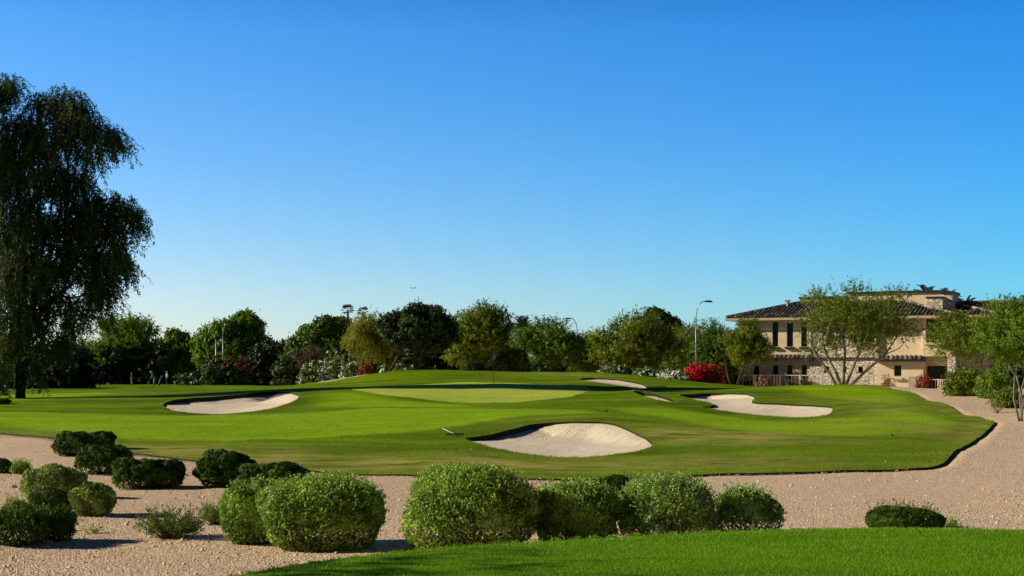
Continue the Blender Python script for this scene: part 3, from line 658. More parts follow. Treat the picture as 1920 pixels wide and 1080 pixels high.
def clipped(name, label, box, leaf, Y=None, lobes=None, n=9000, l=.045, w=.026, group=None, p=2.35, sprig=0.0, cat='shrub', bare=.25, wid=.42, deep=.9, brown=None, stem_mat='twig', clumps=170, clump=.028):
    """sheared rounded shrub in the pixel box (x0,x1,ytop,ybase); each lobe = (cx, cz, rx, rz) in box fractions"""
    x0, x1, yt, yb = box
    if Y is None: Y = cast((x0+x1)/2, yb-(x1-x0)*.03, 12)[1]
    s = Y/F; bx = ((x0+x1)/2-960)*s; bz = Hz(bx, Y); ww = (x1-x0)*s; h = EYE+(HZ-yt)*s-bz
    root = empty(name, (bx, Y, bz), label, cat, group); parts = []; lob = lobes or [(0, .44, .5, .56)]; k = n//len(lob); shape = []
    for cx, cz, rx, rz in lob:
        c = np.array([cx*ww, rng.normal(0, .04)*ww, cz*h]); R = np.array([rx*ww, rx*ww*deep, rz*h]); fr = rng.uniform(2, 5, (5, 3)); ph = rng.uniform(0, 6.28, 5)
        def surf(d, c=c, R=R, fr=fr, ph=ph):
            g = (np.abs(d)**p).sum(1)**(-1/p); lump = 1+.042*np.sin(d@fr.T+ph).sum(1)
            q = d*(g*lump)[:, None]; low = np.clip(-q[:, 2], 0, 1); q[:, :2] *= (1-.10*low**1.5)[:, None]; return c, R, q
        shape.append(surf)
        d = unit(rng.normal(size=(k, 3))); c_, R_, q = surf(d); cl = unit(rng.normal(size=(clumps, 3))); dt = d@cl.T; bi = dt.argmax(1); a0 = math.sqrt(4*math.pi/clumps)*.55; an = np.arccos(np.clip(dt.max(1), -1, 1))/a0; cn = unit(d*.8+(d-cl[bi])/a0*.75); ctint = rng.normal(0, .16, clumps)[bi]
        u = 1-clump*np.minimum(an, 1.5)**2-np.abs(rng.normal(0, .055, k))-.30*(rng.random(k) < .25)*rng.random(k)
        P = c_+R_*q*u[:, None]; ok = P[:, 2] > .01*h; lowf = P[:, 2]/h; ok &= ~((lowf < bare) & (rng.random(k) < .74)); P = P[ok]; d = d[ok]; cn = cn[ok]; ctint = ctint[ok]
        A = unit(d*.5+np.array([0, 0, .45])+rng.normal(0, .6, P.shape)); pat = .5+.25*np.sin(P@np.array([9., 7., 8.])/max(ww, .5))+rng.normal(0, .2, len(P))+ctint
        tl = l*rng.uniform(.6, 1.35, len(P)); parts.append(leaf_quads(P, A, tl, tl*(w/l), np.clip(pat, 0, 1), cn, .5))
        if sprig:
            m = int(sprig*k/60); d = unit(rng.normal(size=(m, 3))+np.array([0, 0, 1.3])); c_, R_, q = surf(d); P = c_+R_*q*.97
            parts.append(sprays(P, unit(d*.6+np.array([0, 0, .8])+rng.normal(0, .3, P.shape)), .10*rng.uniform(.5, 1.7, m), 5, l*.8, w*.7, .008, np.full(m, .75)))
    foliage_obj('foliage', parts, LEAF[leaf], root)
    mb = MB()
    for t in range(26 if n < 20000 else 70):
        sf = random.choice(shape); d = unit(rng.normal(size=(1, 3))*np.array([1, 1, .6])+np.array([0, -.4, -.1])); c_, R_, q = sf(d); e = c_+R_*q[0]*.93; e[2] = max(e[2], .08*h)
        a = np.array([c_[0]*.8+rng.normal(0, .05)*ww, rng.normal(0, .05)*ww, -.03]); mb.tube([a, a*.45+e*.55+rng.normal(0, .03, 3)*ww+np.array([0, 0, -.1*h]), e], [.014, .010, .004], 5)
    mb.build('stem', M[stem_mat], root, True)
    if brown:
        d = unit(rng.normal(size=(brown, 3))*np.array([1, 1, .5])+np.array([0, -.3, -.75])); c_, R_, q = shape[0](d); P = c_+R_*q*(rng.uniform(.82, .99, brown))[:, None]; P = P[P[:, 2] > .01]
        foliage_obj('dry_leaves', [leaf_quads(P, unit(rng.normal(size=P.shape)), l*.9, w*.9, rng.random(len(P)))], LEAF['brown'], root)
    return root
# ------------------------------------------------------------------ foreground shrubs
GD, GL, GG = 'dark clipped shrubs on the gravel slope', 'light green clipped shrubs along the tee', 'shrubs on the left gravel'
clipped('clipped_shrub', 'largest rounded light green clipped shrub with thin shoots on top, behind the tee edge', (762,1000,885,1034), 'clip', 22.6, n=60000, l=.050, w=.030, clumps=300, clump=.016, sprig=2.6, bare=.34, group=GL, brown=1500, p=2.7)
clipped('clipped_shrub', 'boulder-shaped light green clipped shrub with bare twigs, whole on gravel left of the tee', (483,718,902,1035), 'clip', None, n=56000, l=.050, w=.030, clumps=280, clump=.014, sprig=1.3, group=GL, brown=2600, p=2.9, bare=.34)
clipped('clipped_shrub', 'light green clipped shrub half hidden behind the left side of the boulder-shaped shrub', (411,528,906,1022), 'clip', None, n=30000, l=.054, w=.033, clumps=220, clump=.014, sprig=.3, group=GL, brown=700)
clipped('clipped_shrub', 'rounded green clipped shrub with brown base touching the right side of the largest shrub', (992,1162,904,1018), 'clip', 23.2, n=26000, l=.052, w=.033, sprig=.8, group=GL, brown=1200)
clipped('clipped_shrub', 'fine leaved grey green shrub with feathery top, left of the small open shrub', (1158,1344,896,1006), 'clip2', 23.4, n=32000, l=.050, w=.026, sprig=1.8, group=GL)
clipped('clipped_shrub', 'small open grey green shrub at the right end of the row behind the tee', (1338,1462,919,996), 'clip2', 23.8, n=16000, l=.050, w=.026, sprig=1.2, group=GL, bare=.4)
clipped('clipped_shrub', 'dull brown-green clipped shrub peeping out behind two light green ones near the lawn edge', (1104,1190,892,948), 'clipdark', 27.5, n=11000, l=.046, w=.028, brown=3500)
clipped('clipped_shrub', 'low dark flattened shrub alone on the gravel just behind the right part of the tee', (1620,1766,948,992), 'clipdark', 24.6, n=17000, l=.045, w=.022, sprig=.5, brown=500)
clipped('clipped_shrub', 'small ball-shaped yellow-green clipped shrub on a brown stem on the left gravel', (130,214,904,970), 'clipyel', None, n=12000, l=.050, w=.034, group=GG, brown=500)
clipped('clipped_shrub', 'broad yellow-green clipped shrub with a bulge on its right, behind the small ball shrub', (42,165,872,940), 'clipyel', None, lobes=[(-.1,.42,.40,.58),(.26,.45,.24,.44)], n=17000, l=.050, w=.034, group=GG)
clipped('clipped_shrub', 'grey-green low shrub in shade in front of the broad yellow-green shrub', (52,136,917,966), 'clipdark', None, n=9000, l=.042, w=.024, group=GG)
clipped('clipped_shrub', 'small olive shrub at the far left above the glossy leafy shrubs', (2,58,938,982), 'clipyel', None, n=6000, l=.042, w=.022, group=GG, sprig=1)
clipped('leafy_shrub', 'loose glossy dark leafed shrub cut by the left edge of the photo', (-22,92,962,1024), 'clipdark', None, n=6500, l=.075, w=.034, group=GG, sprig=4, p=2.1, bare=.5)
clipped('leafy_shrub', 'loose glossy dark leafed shrub right of the one at the left edge, shadow beside it', (60,142,958,1016), 'clipdark', None, n=5500, l=.075, w=.034, group=GG, sprig=3, p=2.1, bare=.3)
clipped('clipped_shrub', 'uppermost dark clipped shrub of the left group, at the lawn edge', (99,172,808,856), 'clipdark', None, n=14000, l=.065, w=.036, clumps=110, clump=.085, group=GD)
clipped('clipped_shrub', 'small dark clipped shrub tucked behind the right of the uppermost dark shrub', (158,218,808,846), 'clipdark', None, n=9000, l=.065, w=.036, clumps=110, clump=.085, group=GD)
clipped('clipped_shrub', 'dark clipped shrub just below the uppermost pair at the lawn edge', (140,250,833,891), 'clipdark', None, lobes=[(-.08,.42,.42,.58),(.25,.40,.26,.54)], n=17000, l=.065, w=.036, clumps=110, clump=.085, group=GD)
clipped('clipped_shrub', 'long dark clipped shrub of two merged mounds in the middle of the left gravel', (209,346,855,918), 'clipdark', None, lobes=[(-.13,.42,.38,.58),(.22,.40,.29,.54)], n=21000, l=.062, w=.035, clumps=110, clump=.085, group=GD)
clipped('clipped_shrub', 'dark domed clipped shrub standing against the lawn edge right of the two-mound shrub', (361,491,843,916), 'clipdark', None, n=20000, l=.062, w=.035, clumps=110, clump=.085, group=GD, p=2.3)
clipped('clipped_shrub', 'dark domed shrub rising behind the light green boulder-shaped shrub', (438,583,866,930), 'clipdark', None, n=20000, l=.062, w=.035, clumps=110, clump=.085, group=GD, p=2.2)
clipped('clipped_shrub', 'small dark shrub on the gravel at the left edge below the lawn', (-20,24,859,888), 'clipdark', None, n=4500, l=.055, w=.028)
clipped('low_plant', 'low fresh green plant beside the small dark shrub at the left edge', (22,58,866,889), 'clip', None, n=2600, l=.06, w=.025, sprig=2)
clipped('clipped_shrub', 'dark dome-shaped bush on the lawn at the far left edge, long shadow behind', (-24,20,747,764), 'clipdark', 84, n=6000, l=.09, w=.05, p=2.2)
def woody(name, label, box, n=60, leaf='clip2', ln=14):
    x0, x1, yt, yb = box; Y = cast((x0+x1)/2, yb-3, 12)[1]; s = Y/F; bx = ((x0+x1)/2-960)*s; bz = Hz(bx, Y); ww = (x1-x0)*s; h = EYE+(HZ-yt)*s-bz
    root = empty(name, (bx, Y, bz), label, 'shrub'); mb = MB(); P = []; D = []
    for k in range(n):
        d = unit(np.array([rng.normal(0, .55)*ww, rng.normal(0, .45)*ww, h*rng.uniform(.55, 1)])); L = h*rng.uniform(.6, 1.0)/max(.5, d[2]); L = min(L, .56*ww/max(.25, math.hypot(d[0], d[1])))
        a = np.array([rng.normal(0, .04)*ww, rng.normal(0, .04)*ww, -.03]); m = a+d*L*.5+rng.normal(0, .02, 3); e = a+d*L; mb.tube([a, m, e], [.010, .007, .003], 4)
        for t in (.45, .6, .75, .9): P.append(a+d*L*t+rng.normal(0, .015, 3)); D.append(unit(d+rng.normal(0, .35, 3)))
    mb.build('stem', M['twig'], root, True); P = np.array(P); D = np.array(D)
    foliage_obj('foliage', [sprays(P, D, .13, ln, .042, .016, .018, rng.uniform(.2, .7, len(P)))], LEAF[leaf], root); return root
woody('woody_shrub', 'open vase-shaped woody shrub with bare grey stems alone on the gravel', (270,368,947,1012), 90, 'deep')
woody('woody_shrub', 'sparse woody shrub half hidden left of the light green shrubs', (378,424,938,986), 40)
woody('weed', 'tiny bright green weed growing in a shadow on the left gravel', (160,184,984,1003), 9, 'clip', 6)
woody('weed', 'small leafy weed at the tee edge right of the low dark flattened shrub', (1764,1790,974,992), 14, 'clip', 10)

# shrubs on the right bank
shrub('flowering_shrub', 'round yellow-green shrub with a few pale flowers on the right gravel bank', (1774,1834,694,748), 82, 'olive', 420, None, 'shrub', 12, ('flower', 'pink', 14, .07), l=.14, w=.075)
shrub('flowering_shrub', 'broad green shrub beneath the feathery trees right of the yellow-green round shrub', (1836,1898,699,746), 80, 'feather', 420, None, 'shrub', 12, None, l=.14, w=.065)
shrub('flowering_shrub', 'small low shrub near the pale stems at the right edge', (1866,1912,735,774), 70, 'olive', 260, None, 'shrub', 9, ('flower', 'pink', 8, .06), l=.12, w=.06)
woody('dry_weed', 'wispy dry weed on the gravel in front of the small low shrub', (1856,1882,738,777), 20, 'clipyel', 3)

# ------------------------------------------------------------------ trees
TL, TM, TR = 'trees beyond the far left fairway', 'trees behind the putting green', 'trees near the building'
big = [(-60,180,80),(-15,158,42),(16,152,30),(30,235,56),(72,182,24),(120,185,48),(150,215,44),(185,240,38),(218,250,26,.9),(95,255,50),(160,280,36),(60,310,70),(120,330,48),
       (150,375,44),(195,370,34),(235,388,34,1.0),(252,400,22,1.2),(110,420,64),(40,400,80),(-30,300,90),(180,420,38),(215,430,30,1.3),(150,480,52),(215,488,34,1.0),(238,492,16),(60,500,74),(100,560,44),(185,520,34,1.2),(205,545,22,1.6),(30,580,60),(130,600,22,1.6),(-40,480,100),(75,620,34,1.3),(10,650,40),(118,640,18,1.4),(-10,700,34),(60,680,26),(215,470,26),(165,570,24,1.5)]
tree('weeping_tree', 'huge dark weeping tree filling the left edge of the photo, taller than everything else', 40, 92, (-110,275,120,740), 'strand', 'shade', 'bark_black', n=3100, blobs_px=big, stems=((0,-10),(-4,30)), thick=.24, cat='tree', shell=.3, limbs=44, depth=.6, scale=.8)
tree('round_tree', 'rounded bright green tree with feathery top just right of the huge weeping tree', 235, 206, (146,308,588,722), 'feather', 'feather', 'bark_dark', n=1500, K=36, group=TL, wisp=.06, scale=1.35, thick=.25)
tree('tall_shrub_tree', 'narrow dark green tree rising between the rounded bright tree and the tall double-peaked tree', 332, 216, (286,378,604,725), 'round', 'deep', 'bark_dark', n=700, K=22, group=TL, scale=1.2)
tree('broadleaf_tree', 'tall double-peaked green tree behind the rust coloured bush, sunlit on its left', 440, 200, (358,505,586,722), 'round', 'bright', 'bark_dark', n=1500, K=0, group=TL, scale=1.15, blobs_px=[(400,640,36),(392,668,34),(425,622,30),(462,604,26),(470,640,34),(440,650,44),(490,650,24),(410,690,34),(470,690,36),(380,650,22),(445,610,20),(480,615,18)], thick=.25)
tree('broadleaf_tree', 'dark low tree sloping down right of the double-peaked tree', 510, 196, (460,556,622,726), 'round', 'dark', 'bark_dark', n=800, K=24, group=TL, scale=1.1)
tree('broadleaf_tree', 'dense dark green tree with lighter left shoulder, left of the fan palms', 592, 178, (530,668,596,712), 'round', 'deep', 'bark_dark', n=1500, K=0, group=TM, scale=1.05, blobs_px=[(560,650,26),(585,630,28),(612,615,26),(640,612,22),(625,650,36),(590,665,32),(655,640,24),(548,672,18),(650,680,28),(610,690,30)], thick=.22)
tree('young_tree', 'small thin brownish tree with a single white trunk in front of the white flowering bushes', 577, 138, (545,612,652,694), 'feather', 'brown', 'bark_pale', n=170, K=12, thick=.06, scale=.6, limbs=8)
tree('weeping_acacia', 'yellow-green drooping tree with crooked dark trunks beside the dark spreading tree', 716, 124, (634,768,570,690), 'weep', 'yellow', 'bark_dark', n=1000, K=28, group=TM, stems=((-5,-34),(12,10)), thick=.14, scale=.55, wisp=.05)
tree('spreading_tree', 'very dark dense spreading tree with a flat base left of the flag', 782, 122, (712,852,565,676), 'round', 'blue', 'bark_dark', n=2000, K=34, group=TM, stems=((-60,-20),(6,10),(-6,-2)), thick=.13, scale=.62, wisp=.12)
tree('round_tree', 'olive yellow rounded tree standing behind the flag', 892, 138, (828,960,566,706), 'feather', 'olive', 'bark_dark', n=1500, K=34, group=TM, scale=.9, wisp=.05, stems=((-10,-14),(10,12)))
tree('acacia_tree', 'airy dark green tree with thin leaning trunk right of the date palm', 1040, 130, (958,1096,598,700), 'feather', 'deep', 'bark_dark', n=1200, K=30, group=TM, scale=.75, stems=((0,-26),(6,14),(2,34)), wisp=.14, thick=.10)
tree('acacia_tree', 'low airy tree under the middle street lamp', 1108, 134, (1056,1156,628,706), 'feather', 'deep', 'bark_dark', n=700, K=22, group=TM, scale=.75, wisp=.08, thick=.09)
tree('acacia_tree', 'broad olive green tree with a curved trunk in front of the dark round pine', 1190, 126, (1110,1262,587,708), 'feather', 'olive', 'bark_dark', n=1500, K=34, group=TM, scale=.78, stems=((0,-30),(6,20)), wisp=.05, thick=.12)
tree('pine_tree', 'dark round-topped pine rising behind the olive trees left of the tall street lamp', 1235, 178, (1184,1284,578,680), 'pine', 'dark', 'bark_dark', n=1500, K=0, group=TM, scale=1.1, blobs_px=[(1232,602,30),(1205,612,20),(1262,610,18),(1225,590,16),(1245,632,32),(1270,618,12),(1212,640,26),(1240,660,34)], thick=.22)
tree('acacia_tree', 'green tree behind the base of the tall street lamp and the red bougainvillea', 1290, 140, (1226,1358,610,722), 'feather', 'olive', 'bark_dark', n=1200, K=30, group=TM, scale=.8, wisp=.05, thick=.1)
tree('acacia_tree', 'dark green tree filling the gap between the tall lamp and the building', 1338, 135, (1294,1398,600,724), 'feather', 'deep', 'bark_dark', n=900, K=26, group=TM, scale=.8, wisp=.12, thick=.1)
tree('acacia_tree', 'green tree with two dark leaning trunks in front of the left corner of the building', 1376, 118, (1348,1458,594,698), 'feather', 'olive', 'bark_dark', n=850, K=26, group=TR, scale=.62, stems=((-3,-16),(4,26)), thick=.11, wisp=.06)
tree('palo_verde_tree', 'large palo verde with many spreading pale stems in front of the building', 1580, 106, (1464,1738,526,684), 'feather', 'olive', 'bark_pale', n=960, K=44, group=TR, scale=.58, stems=((-6,-66),(-2,-36),(0,6),(3,42),(5,100)), thick=.10, wisp=.3, limbs=44, shell=.2, flat=1.0, rb=(.10, .28))
tree('palo_verde_tree', 'feathery green tree with a pale leaning trunk at the right end of the building', 1838, 96, (1728,1876,580,690), 'feather', 'olive', 'bark_pale', n=620, K=32, group=TR, scale=.55, stems=((0,-40),(2,10)), thick=.09, wisp=.08, limbs=20)
tree('palo_verde_tree', 'nearest feathery bright green tree with pale stems cut by the right edge', 1916, 62, (1800,2040,556,712), 'feather', 'feather', 'bark_pale', n=1500, K=46, group=TR, scale=.42, stems=((-2,-40),(2,6),(5,40),(0,-14)), thick=.04, wisp=.2, limbs=30)
for lab, bx_, cr, Y_, lf in [('dark tree filling the gap between weeping tree and rounded bright tree, mostly hidden', 130, (70,200,640,726), 222, 'dark'), ('green tree top between the rounded bright tree and the narrow tree', 300, (262,345,628,724), 228, 'deep'), ('dark green tree behind the light poles, right of the narrow tree', 375, (335,420,624,724), 224, 'dark'), ('dark tree closing the gap right of the sloping dark low tree', 545, (500,600,640,722), 212, 'deep'),
        ('dark tree behind the yellow-green drooping tree and fan palm trunks', 700, (650,760,618,704), 205, 'dark'), ('green tree between the dark spreading tree and the rounded olive tree', 838, (795,880,622,704), 200, 'deep'), ('dark green tree at the foot of the date palm', 975, (930,1020,626,704), 172, 'deep'), ('dark tree right of the date palm, behind the airy dark tree', 1060, (1010,1110,630,704), 205, 'dark'), ('olive tree behind the middle street lamp base', 1120, (1080,1170,634,706), 178, 'deep'), ('dark tree between pine and tall street lamp', 1275, (1235,1320,624,712), 182, 'dark'), ('green tree behind the tall lamp pole touching the roof corner', 1345, (1300,1390,618,716), 176, 'deep')]:
    tree('background_tree', lab, bx_, Y_, cr, 'round', lf, 'bark_dark', n=520, K=18, group='trees in the far belt', scale=1.15, thick=.18)
GH = 'dark hedge shrubs under the far trees'
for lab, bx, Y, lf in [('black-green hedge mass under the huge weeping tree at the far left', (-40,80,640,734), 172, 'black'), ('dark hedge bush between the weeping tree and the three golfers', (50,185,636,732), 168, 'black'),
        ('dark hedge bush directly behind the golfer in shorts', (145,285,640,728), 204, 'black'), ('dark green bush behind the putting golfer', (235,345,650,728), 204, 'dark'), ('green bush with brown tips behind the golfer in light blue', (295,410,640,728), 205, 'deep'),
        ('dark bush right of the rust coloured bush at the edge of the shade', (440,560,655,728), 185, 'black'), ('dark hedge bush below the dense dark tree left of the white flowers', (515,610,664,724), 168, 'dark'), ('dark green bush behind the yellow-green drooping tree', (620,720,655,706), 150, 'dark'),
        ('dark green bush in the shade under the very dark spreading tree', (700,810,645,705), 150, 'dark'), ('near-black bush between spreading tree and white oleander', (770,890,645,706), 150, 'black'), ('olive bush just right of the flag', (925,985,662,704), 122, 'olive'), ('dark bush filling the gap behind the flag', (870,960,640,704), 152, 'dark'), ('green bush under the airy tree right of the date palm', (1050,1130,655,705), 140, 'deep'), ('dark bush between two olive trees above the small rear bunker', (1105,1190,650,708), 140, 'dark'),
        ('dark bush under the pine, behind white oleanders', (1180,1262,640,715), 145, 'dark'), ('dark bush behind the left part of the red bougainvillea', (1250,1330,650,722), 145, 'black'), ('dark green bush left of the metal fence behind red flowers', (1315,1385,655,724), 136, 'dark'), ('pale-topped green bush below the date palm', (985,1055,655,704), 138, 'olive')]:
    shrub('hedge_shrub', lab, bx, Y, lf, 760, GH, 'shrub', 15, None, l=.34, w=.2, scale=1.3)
tree('background_tree', 'yellowish drooping tree half hidden in the shade under the weeping tree', 30, 160, (-20,75,600,700), 'weep', 'olive', 'bark_dark', n=420, K=18, scale=.8, group=TL)
shrub('rust_shrub', 'round bush with rust red top and dark green base left of the fairway bunker', (380,472,662,728), 172, 'dark', 480, None, 'shrub', 12, ('bronze_tips', 'rust', 220, .17, .5), l=.28, w=.17)
shrub('hedge_shrub', 'dark bush behind the pale stems at the right edge, beyond the low round shrubs', (1850,2010,640,742), 100, 'dark', 620, GH, 'shrub', 14, None, l=.28, w=.16)
GW = 'white oleanders along the back of the course'
for lab, bx, Y, cnt in [('tallest white flowering oleander beside the thin young tree', (585,652,658,714), 134, 190), ('low white oleander left of the thin white trunk', (560,600,684,718), 132, 70), ('white oleander between the tallest one and the small red bush', (636,678,682,708), 128, 110), ('white oleander behind the crooked trunks of the yellow-green tree', (706,756,674,700), 124, 90), ('thin strip of white flowers on the ridge under the dark spreading tree', (742,782,684,698), 122, 50),
        ('white oleander right of the near-black bush, left of the flag', (870,912,680,702), 124, 80), ('pale oleander with few flowers under the date palm', (982,1030,672,702), 126, 50), ('white oleander on the slope above the small rear bunker', (1124,1196,690,708), 116, 60), ('low white oleander left of the brightest white oleander', (1190,1242,696,716), 114, 100), ('brightest white oleander touching the red bougainvillea', (1236,1296,700,728), 112, 190), ('faint white flowers in deep shade behind the golfer in light blue', (330,385,696,724), 190, 40)]:
    shrub('oleander', lab, bx, Y, 'deep' if cnt > 40 else 'dark', 300, GW, 'shrub', 9, ('flower', 'white', cnt, .15), l=.22, w=.09)
shrub('bougainvillea', 'large vivid red bougainvillea beside the concrete fence pillar', (1284,1352,688,730), 112, 'deep', 160, None, 'shrub', 12, ('flower', 'red', 950, .12), l=.16, w=.1)
shrub('bougainvillea', 'small dark red bougainvillea among the white oleanders left of the crooked trunks', (672,712,682,702), 124, 'rust', 120, None, 'shrub', 7, ('flower', 'darkred', 45, .11), l=.18, w=.1)
shrub('bougainvillea', 'small red bougainvillea against the fence behind the two dark leaning trunks', (1336,1372,700,728), 124, 'deep', 90, None, 'shrub', 7, ('flower', 'red', 50, .10), l=.16, w=.1)
GB = 'pink-tinged shrubs against the building'
shrub('pink_shrub', 'pink and cream leaved shrub at the corner of the beige bay', (1420,1450,700,726), 131, 'brown', 70, GB, 'shrub', 7, ('flower', 'pink', 45, .10), l=.14, w=.08)
shrub('pink_shrub', 'low reddish shrub between the first two ground floor windows of the bay', (1476,1500,708,724), 131, 'brown', 50, GB, 'shrub', 6, ('flower', 'pink', 16, .08), l=.14, w=.08)
shrub('pink_shrub', 'low reddish shrub under the third ground floor window of the bay', (1500,1524,710,724), 131, 'brown', 50, GB, 'shrub', 6, ('flower', 'pink', 14, .08), l=.14, w=.08)
shrub('bougainvillea', 'small bright red flower tuft on the fence below the square window', (1655,1674,696,712), 124, 'deep', 40, None, 'shrub', 6, ('flower', 'red', 26, .10), l=.14, w=.08)
shrub('bougainvillea', 'dark red bougainvillea beside the stucco pillar near the glass doors', (1716,1748,703,728), 125, 'rust', 90, None, 'shrub', 7, ('flower', 'red', 22, .10), l=.16, w=.09)

# palms
def palm(name, label, px, top, Y, rad_px, trunk_top, fan=True, group=None, nfr=30):
    s = Y/F; bx = (px-960)*s; bz = Hz(bx, Y); root = empty(name, (bx, Y, bz), label, 'palm tree', group); R = rad_px*s; zt = EYE+(HZ-trunk_top)*s-bz
    mb = MB(); mb.tube([(0, 0, -.2), (.05, 0, zt*.5), (0, 0, zt)], [.28, .22, .2], 8); mb.build('trunk', M['bark_dark'], root, True)
    Vs = []; ts = []
    for k in range(nfr):
        az = rng.uniform(0, 2*math.pi); el = rng.uniform(-.5, 1.35) if fan else rng.uniform(-.25, 1.35); h = np.array([math.cos(az), math.sin(az), 0])
        L = R*rng.uniform(.8, 1.05); pp = []
        for t in np.linspace(0, 1, 9): pp.append(np.array([0, 0, zt])+h*L*t*math.cos(el)*(1 if fan else 1)+np.array([0, 0, L*(t*math.sin(el)-.38*t*t*(1 if not fan else .35))]))
        pp = np.array(pp); side = unit(np.cross(h, [0, 0, 1.]))
        if fan:
            e = pp[4]; dirs = [unit((pp[4]-pp[0])*1.0+side*a*R*.55+rng.normal(0, .05, 3)*R) for a in np.linspace(-1, 1, 9)]
            C = np.array([e+d*R*.25 for d in dirs]); A = np.array(dirs); v, t_ = leaf_quads(C, A, R*.5, R*.07, rng.uniform(.1, .8, 9)); Vs.append(v); ts.append(t_)
            C = (pp[:4]+pp[1:5])/2; A = unit(pp[1:5]-pp[:4]); v, t_ = leaf_quads(C, A, R*.18, R*.02, np.full(4, .5)); Vs.append(v); ts.append(t_)
        else:
            for i in range(1, 9):
                A0 = unit(pp[i]-pp[i-1])
                for sg in (-1, 1):
                    for q in (.25, .75):
                        A = unit(A0*.8+side*sg*.8+np.array([0, 0, -.15])+rng.normal(0, .08, 3)); ll = R*.30*(1-.45*i/8); C = pp[i-1]*(1-q)+pp[i]*q+A*ll*.45
                        v, t_ = leaf_quads(C[None], A[None], ll, R*.045, rng.uniform(.1, .9, 1)); Vs.append(v); ts.append(t_)
            C = (pp[:-1]+pp[1:])/2; A = unit(pp[1:]-pp[:-1]); v, t_ = leaf_quads(C, A, L*.15, R*.03, np.full(8, .6)); Vs.append(v); ts.append(t_)
    foliage_obj('crown', [(np.concatenate(Vs), np.concatenate(ts))], LEAF['palm'], root); return root
GP = 'distant palms'
palm('fan_palm', 'taller of the two distant fan palms above the yellow-green tree', 652, 570, 270, 15, 582, True, GP, 34)
palm('fan_palm', 'shorter distant fan palm touching the top of the yellow-green tree', 681, 572, 275, 13, 585, True, GP, 30)
palm('date_palm', 'date palm with feather fronds showing above the trees right of the flag', 980, 594, 185, 36, 614, False, GP, 44)
palm('date_palm', 'palm fronds rising behind the left part of the chimney and parapet', 1738, 530, 165, 40, 556, False, GP, 30)
palm('date_palm', 'palm fronds rising behind the right end of the parapet', 1776, 540, 172, 32, 558, False, GP, 26)
palm('date_palm', 'palm drooping beside the right end of the parapet above the rear roof', 1810, 560, 165, 44, 576, False, GP, 30)
palm('date_palm', 'palm frond tips above the nearest feathery tree at the right edge', 1914, 560, 150, 40, 576, False, GP, 26)
# a tree beside the tee, outside the picture, throws the twig shadows on the tee
def tee_tree():
    x, y = -10.2, 11.7; root = empty('thin_tree', (x, y, Hz(x, y)), 'thin leaning tree beside the tee, left of the picture', 'tree')
    bl = crown_blobs(np.array([0, 0, 4.6]), np.array([1.9, 1.9, 1.5]), 9); P, d, bi = blob_points(bl, 120, .4)
    foliage_obj('crown', [sprays(P, unit(d+np.array([0, 0, .3])), .7, 12, .16, .05, .05, np.full(len(P), .5))], LEAF['olive'], root)
    mb = MB(); mb.tube([(0, 0, -.2), (.05, 0, 2), (0, .1, 4.6)], [.12, .09, .04], 7)
    for b in bl: mb.tube([(0, .1, 3), np.array(b[:3])*.7+np.array([0, 0, 1.2]), b[:3]], [.05, .03, .012], 5)
    mb.build('trunk', M['bark_dark'], root, True)
tee_tree()
def litter(name, P, z, sz, leaf):
    A = unit(np.column_stack([rng.normal(size=(len(P), 2)), rng.normal(0, .15, len(P))])); V, t = leaf_quads(np.column_stack([P, z+.008]), A, sz*rng.uniform(.6, 1.4, len(P)), sz*.5, rng.random(len(P)), np.tile([0., 0, 1], (len(P), 1)), .3)
    return tag(link(name, poly_mesh(name, V, np.arange(len(V)), 4, False, dict(tint=t)), LEAF[leaf]), kind='stuff')
q = []
for o in [o for o in SC.objects if o.get('category') == 'shrub' and o.location.y < 60 and o.parent is None]:
    k = 70; a = rng.uniform(0, 6.28, k); r_ = rng.gamma(3.0, .28, k); q.append(np.column_stack([o.location.x+r_*np.cos(a), o.location.y+r_*np.sin(a)]))
q = np.concatenate(q); q = q[~poly_inside(q[:, 0], q[:, 1], LAWN) & ~poly_inside(q[:, 0], q[:, 1], TP)]; litter('leaf_litter', q, Hg(q[:, 0], q[:, 1]), .05, 'brown')
q = np.column_stack([rng.uniform(-2, 5.5, 90), rng.uniform(10.8, 14.8, 90)]); q = q[poly_inside(q[:, 0], q[:, 1], TP)]; litter('fallen_leaves', q, tee_z(q[:, 0], q[:, 1])+.012, .035, 'black')
print('plants', round(time.time()-T0, 1))

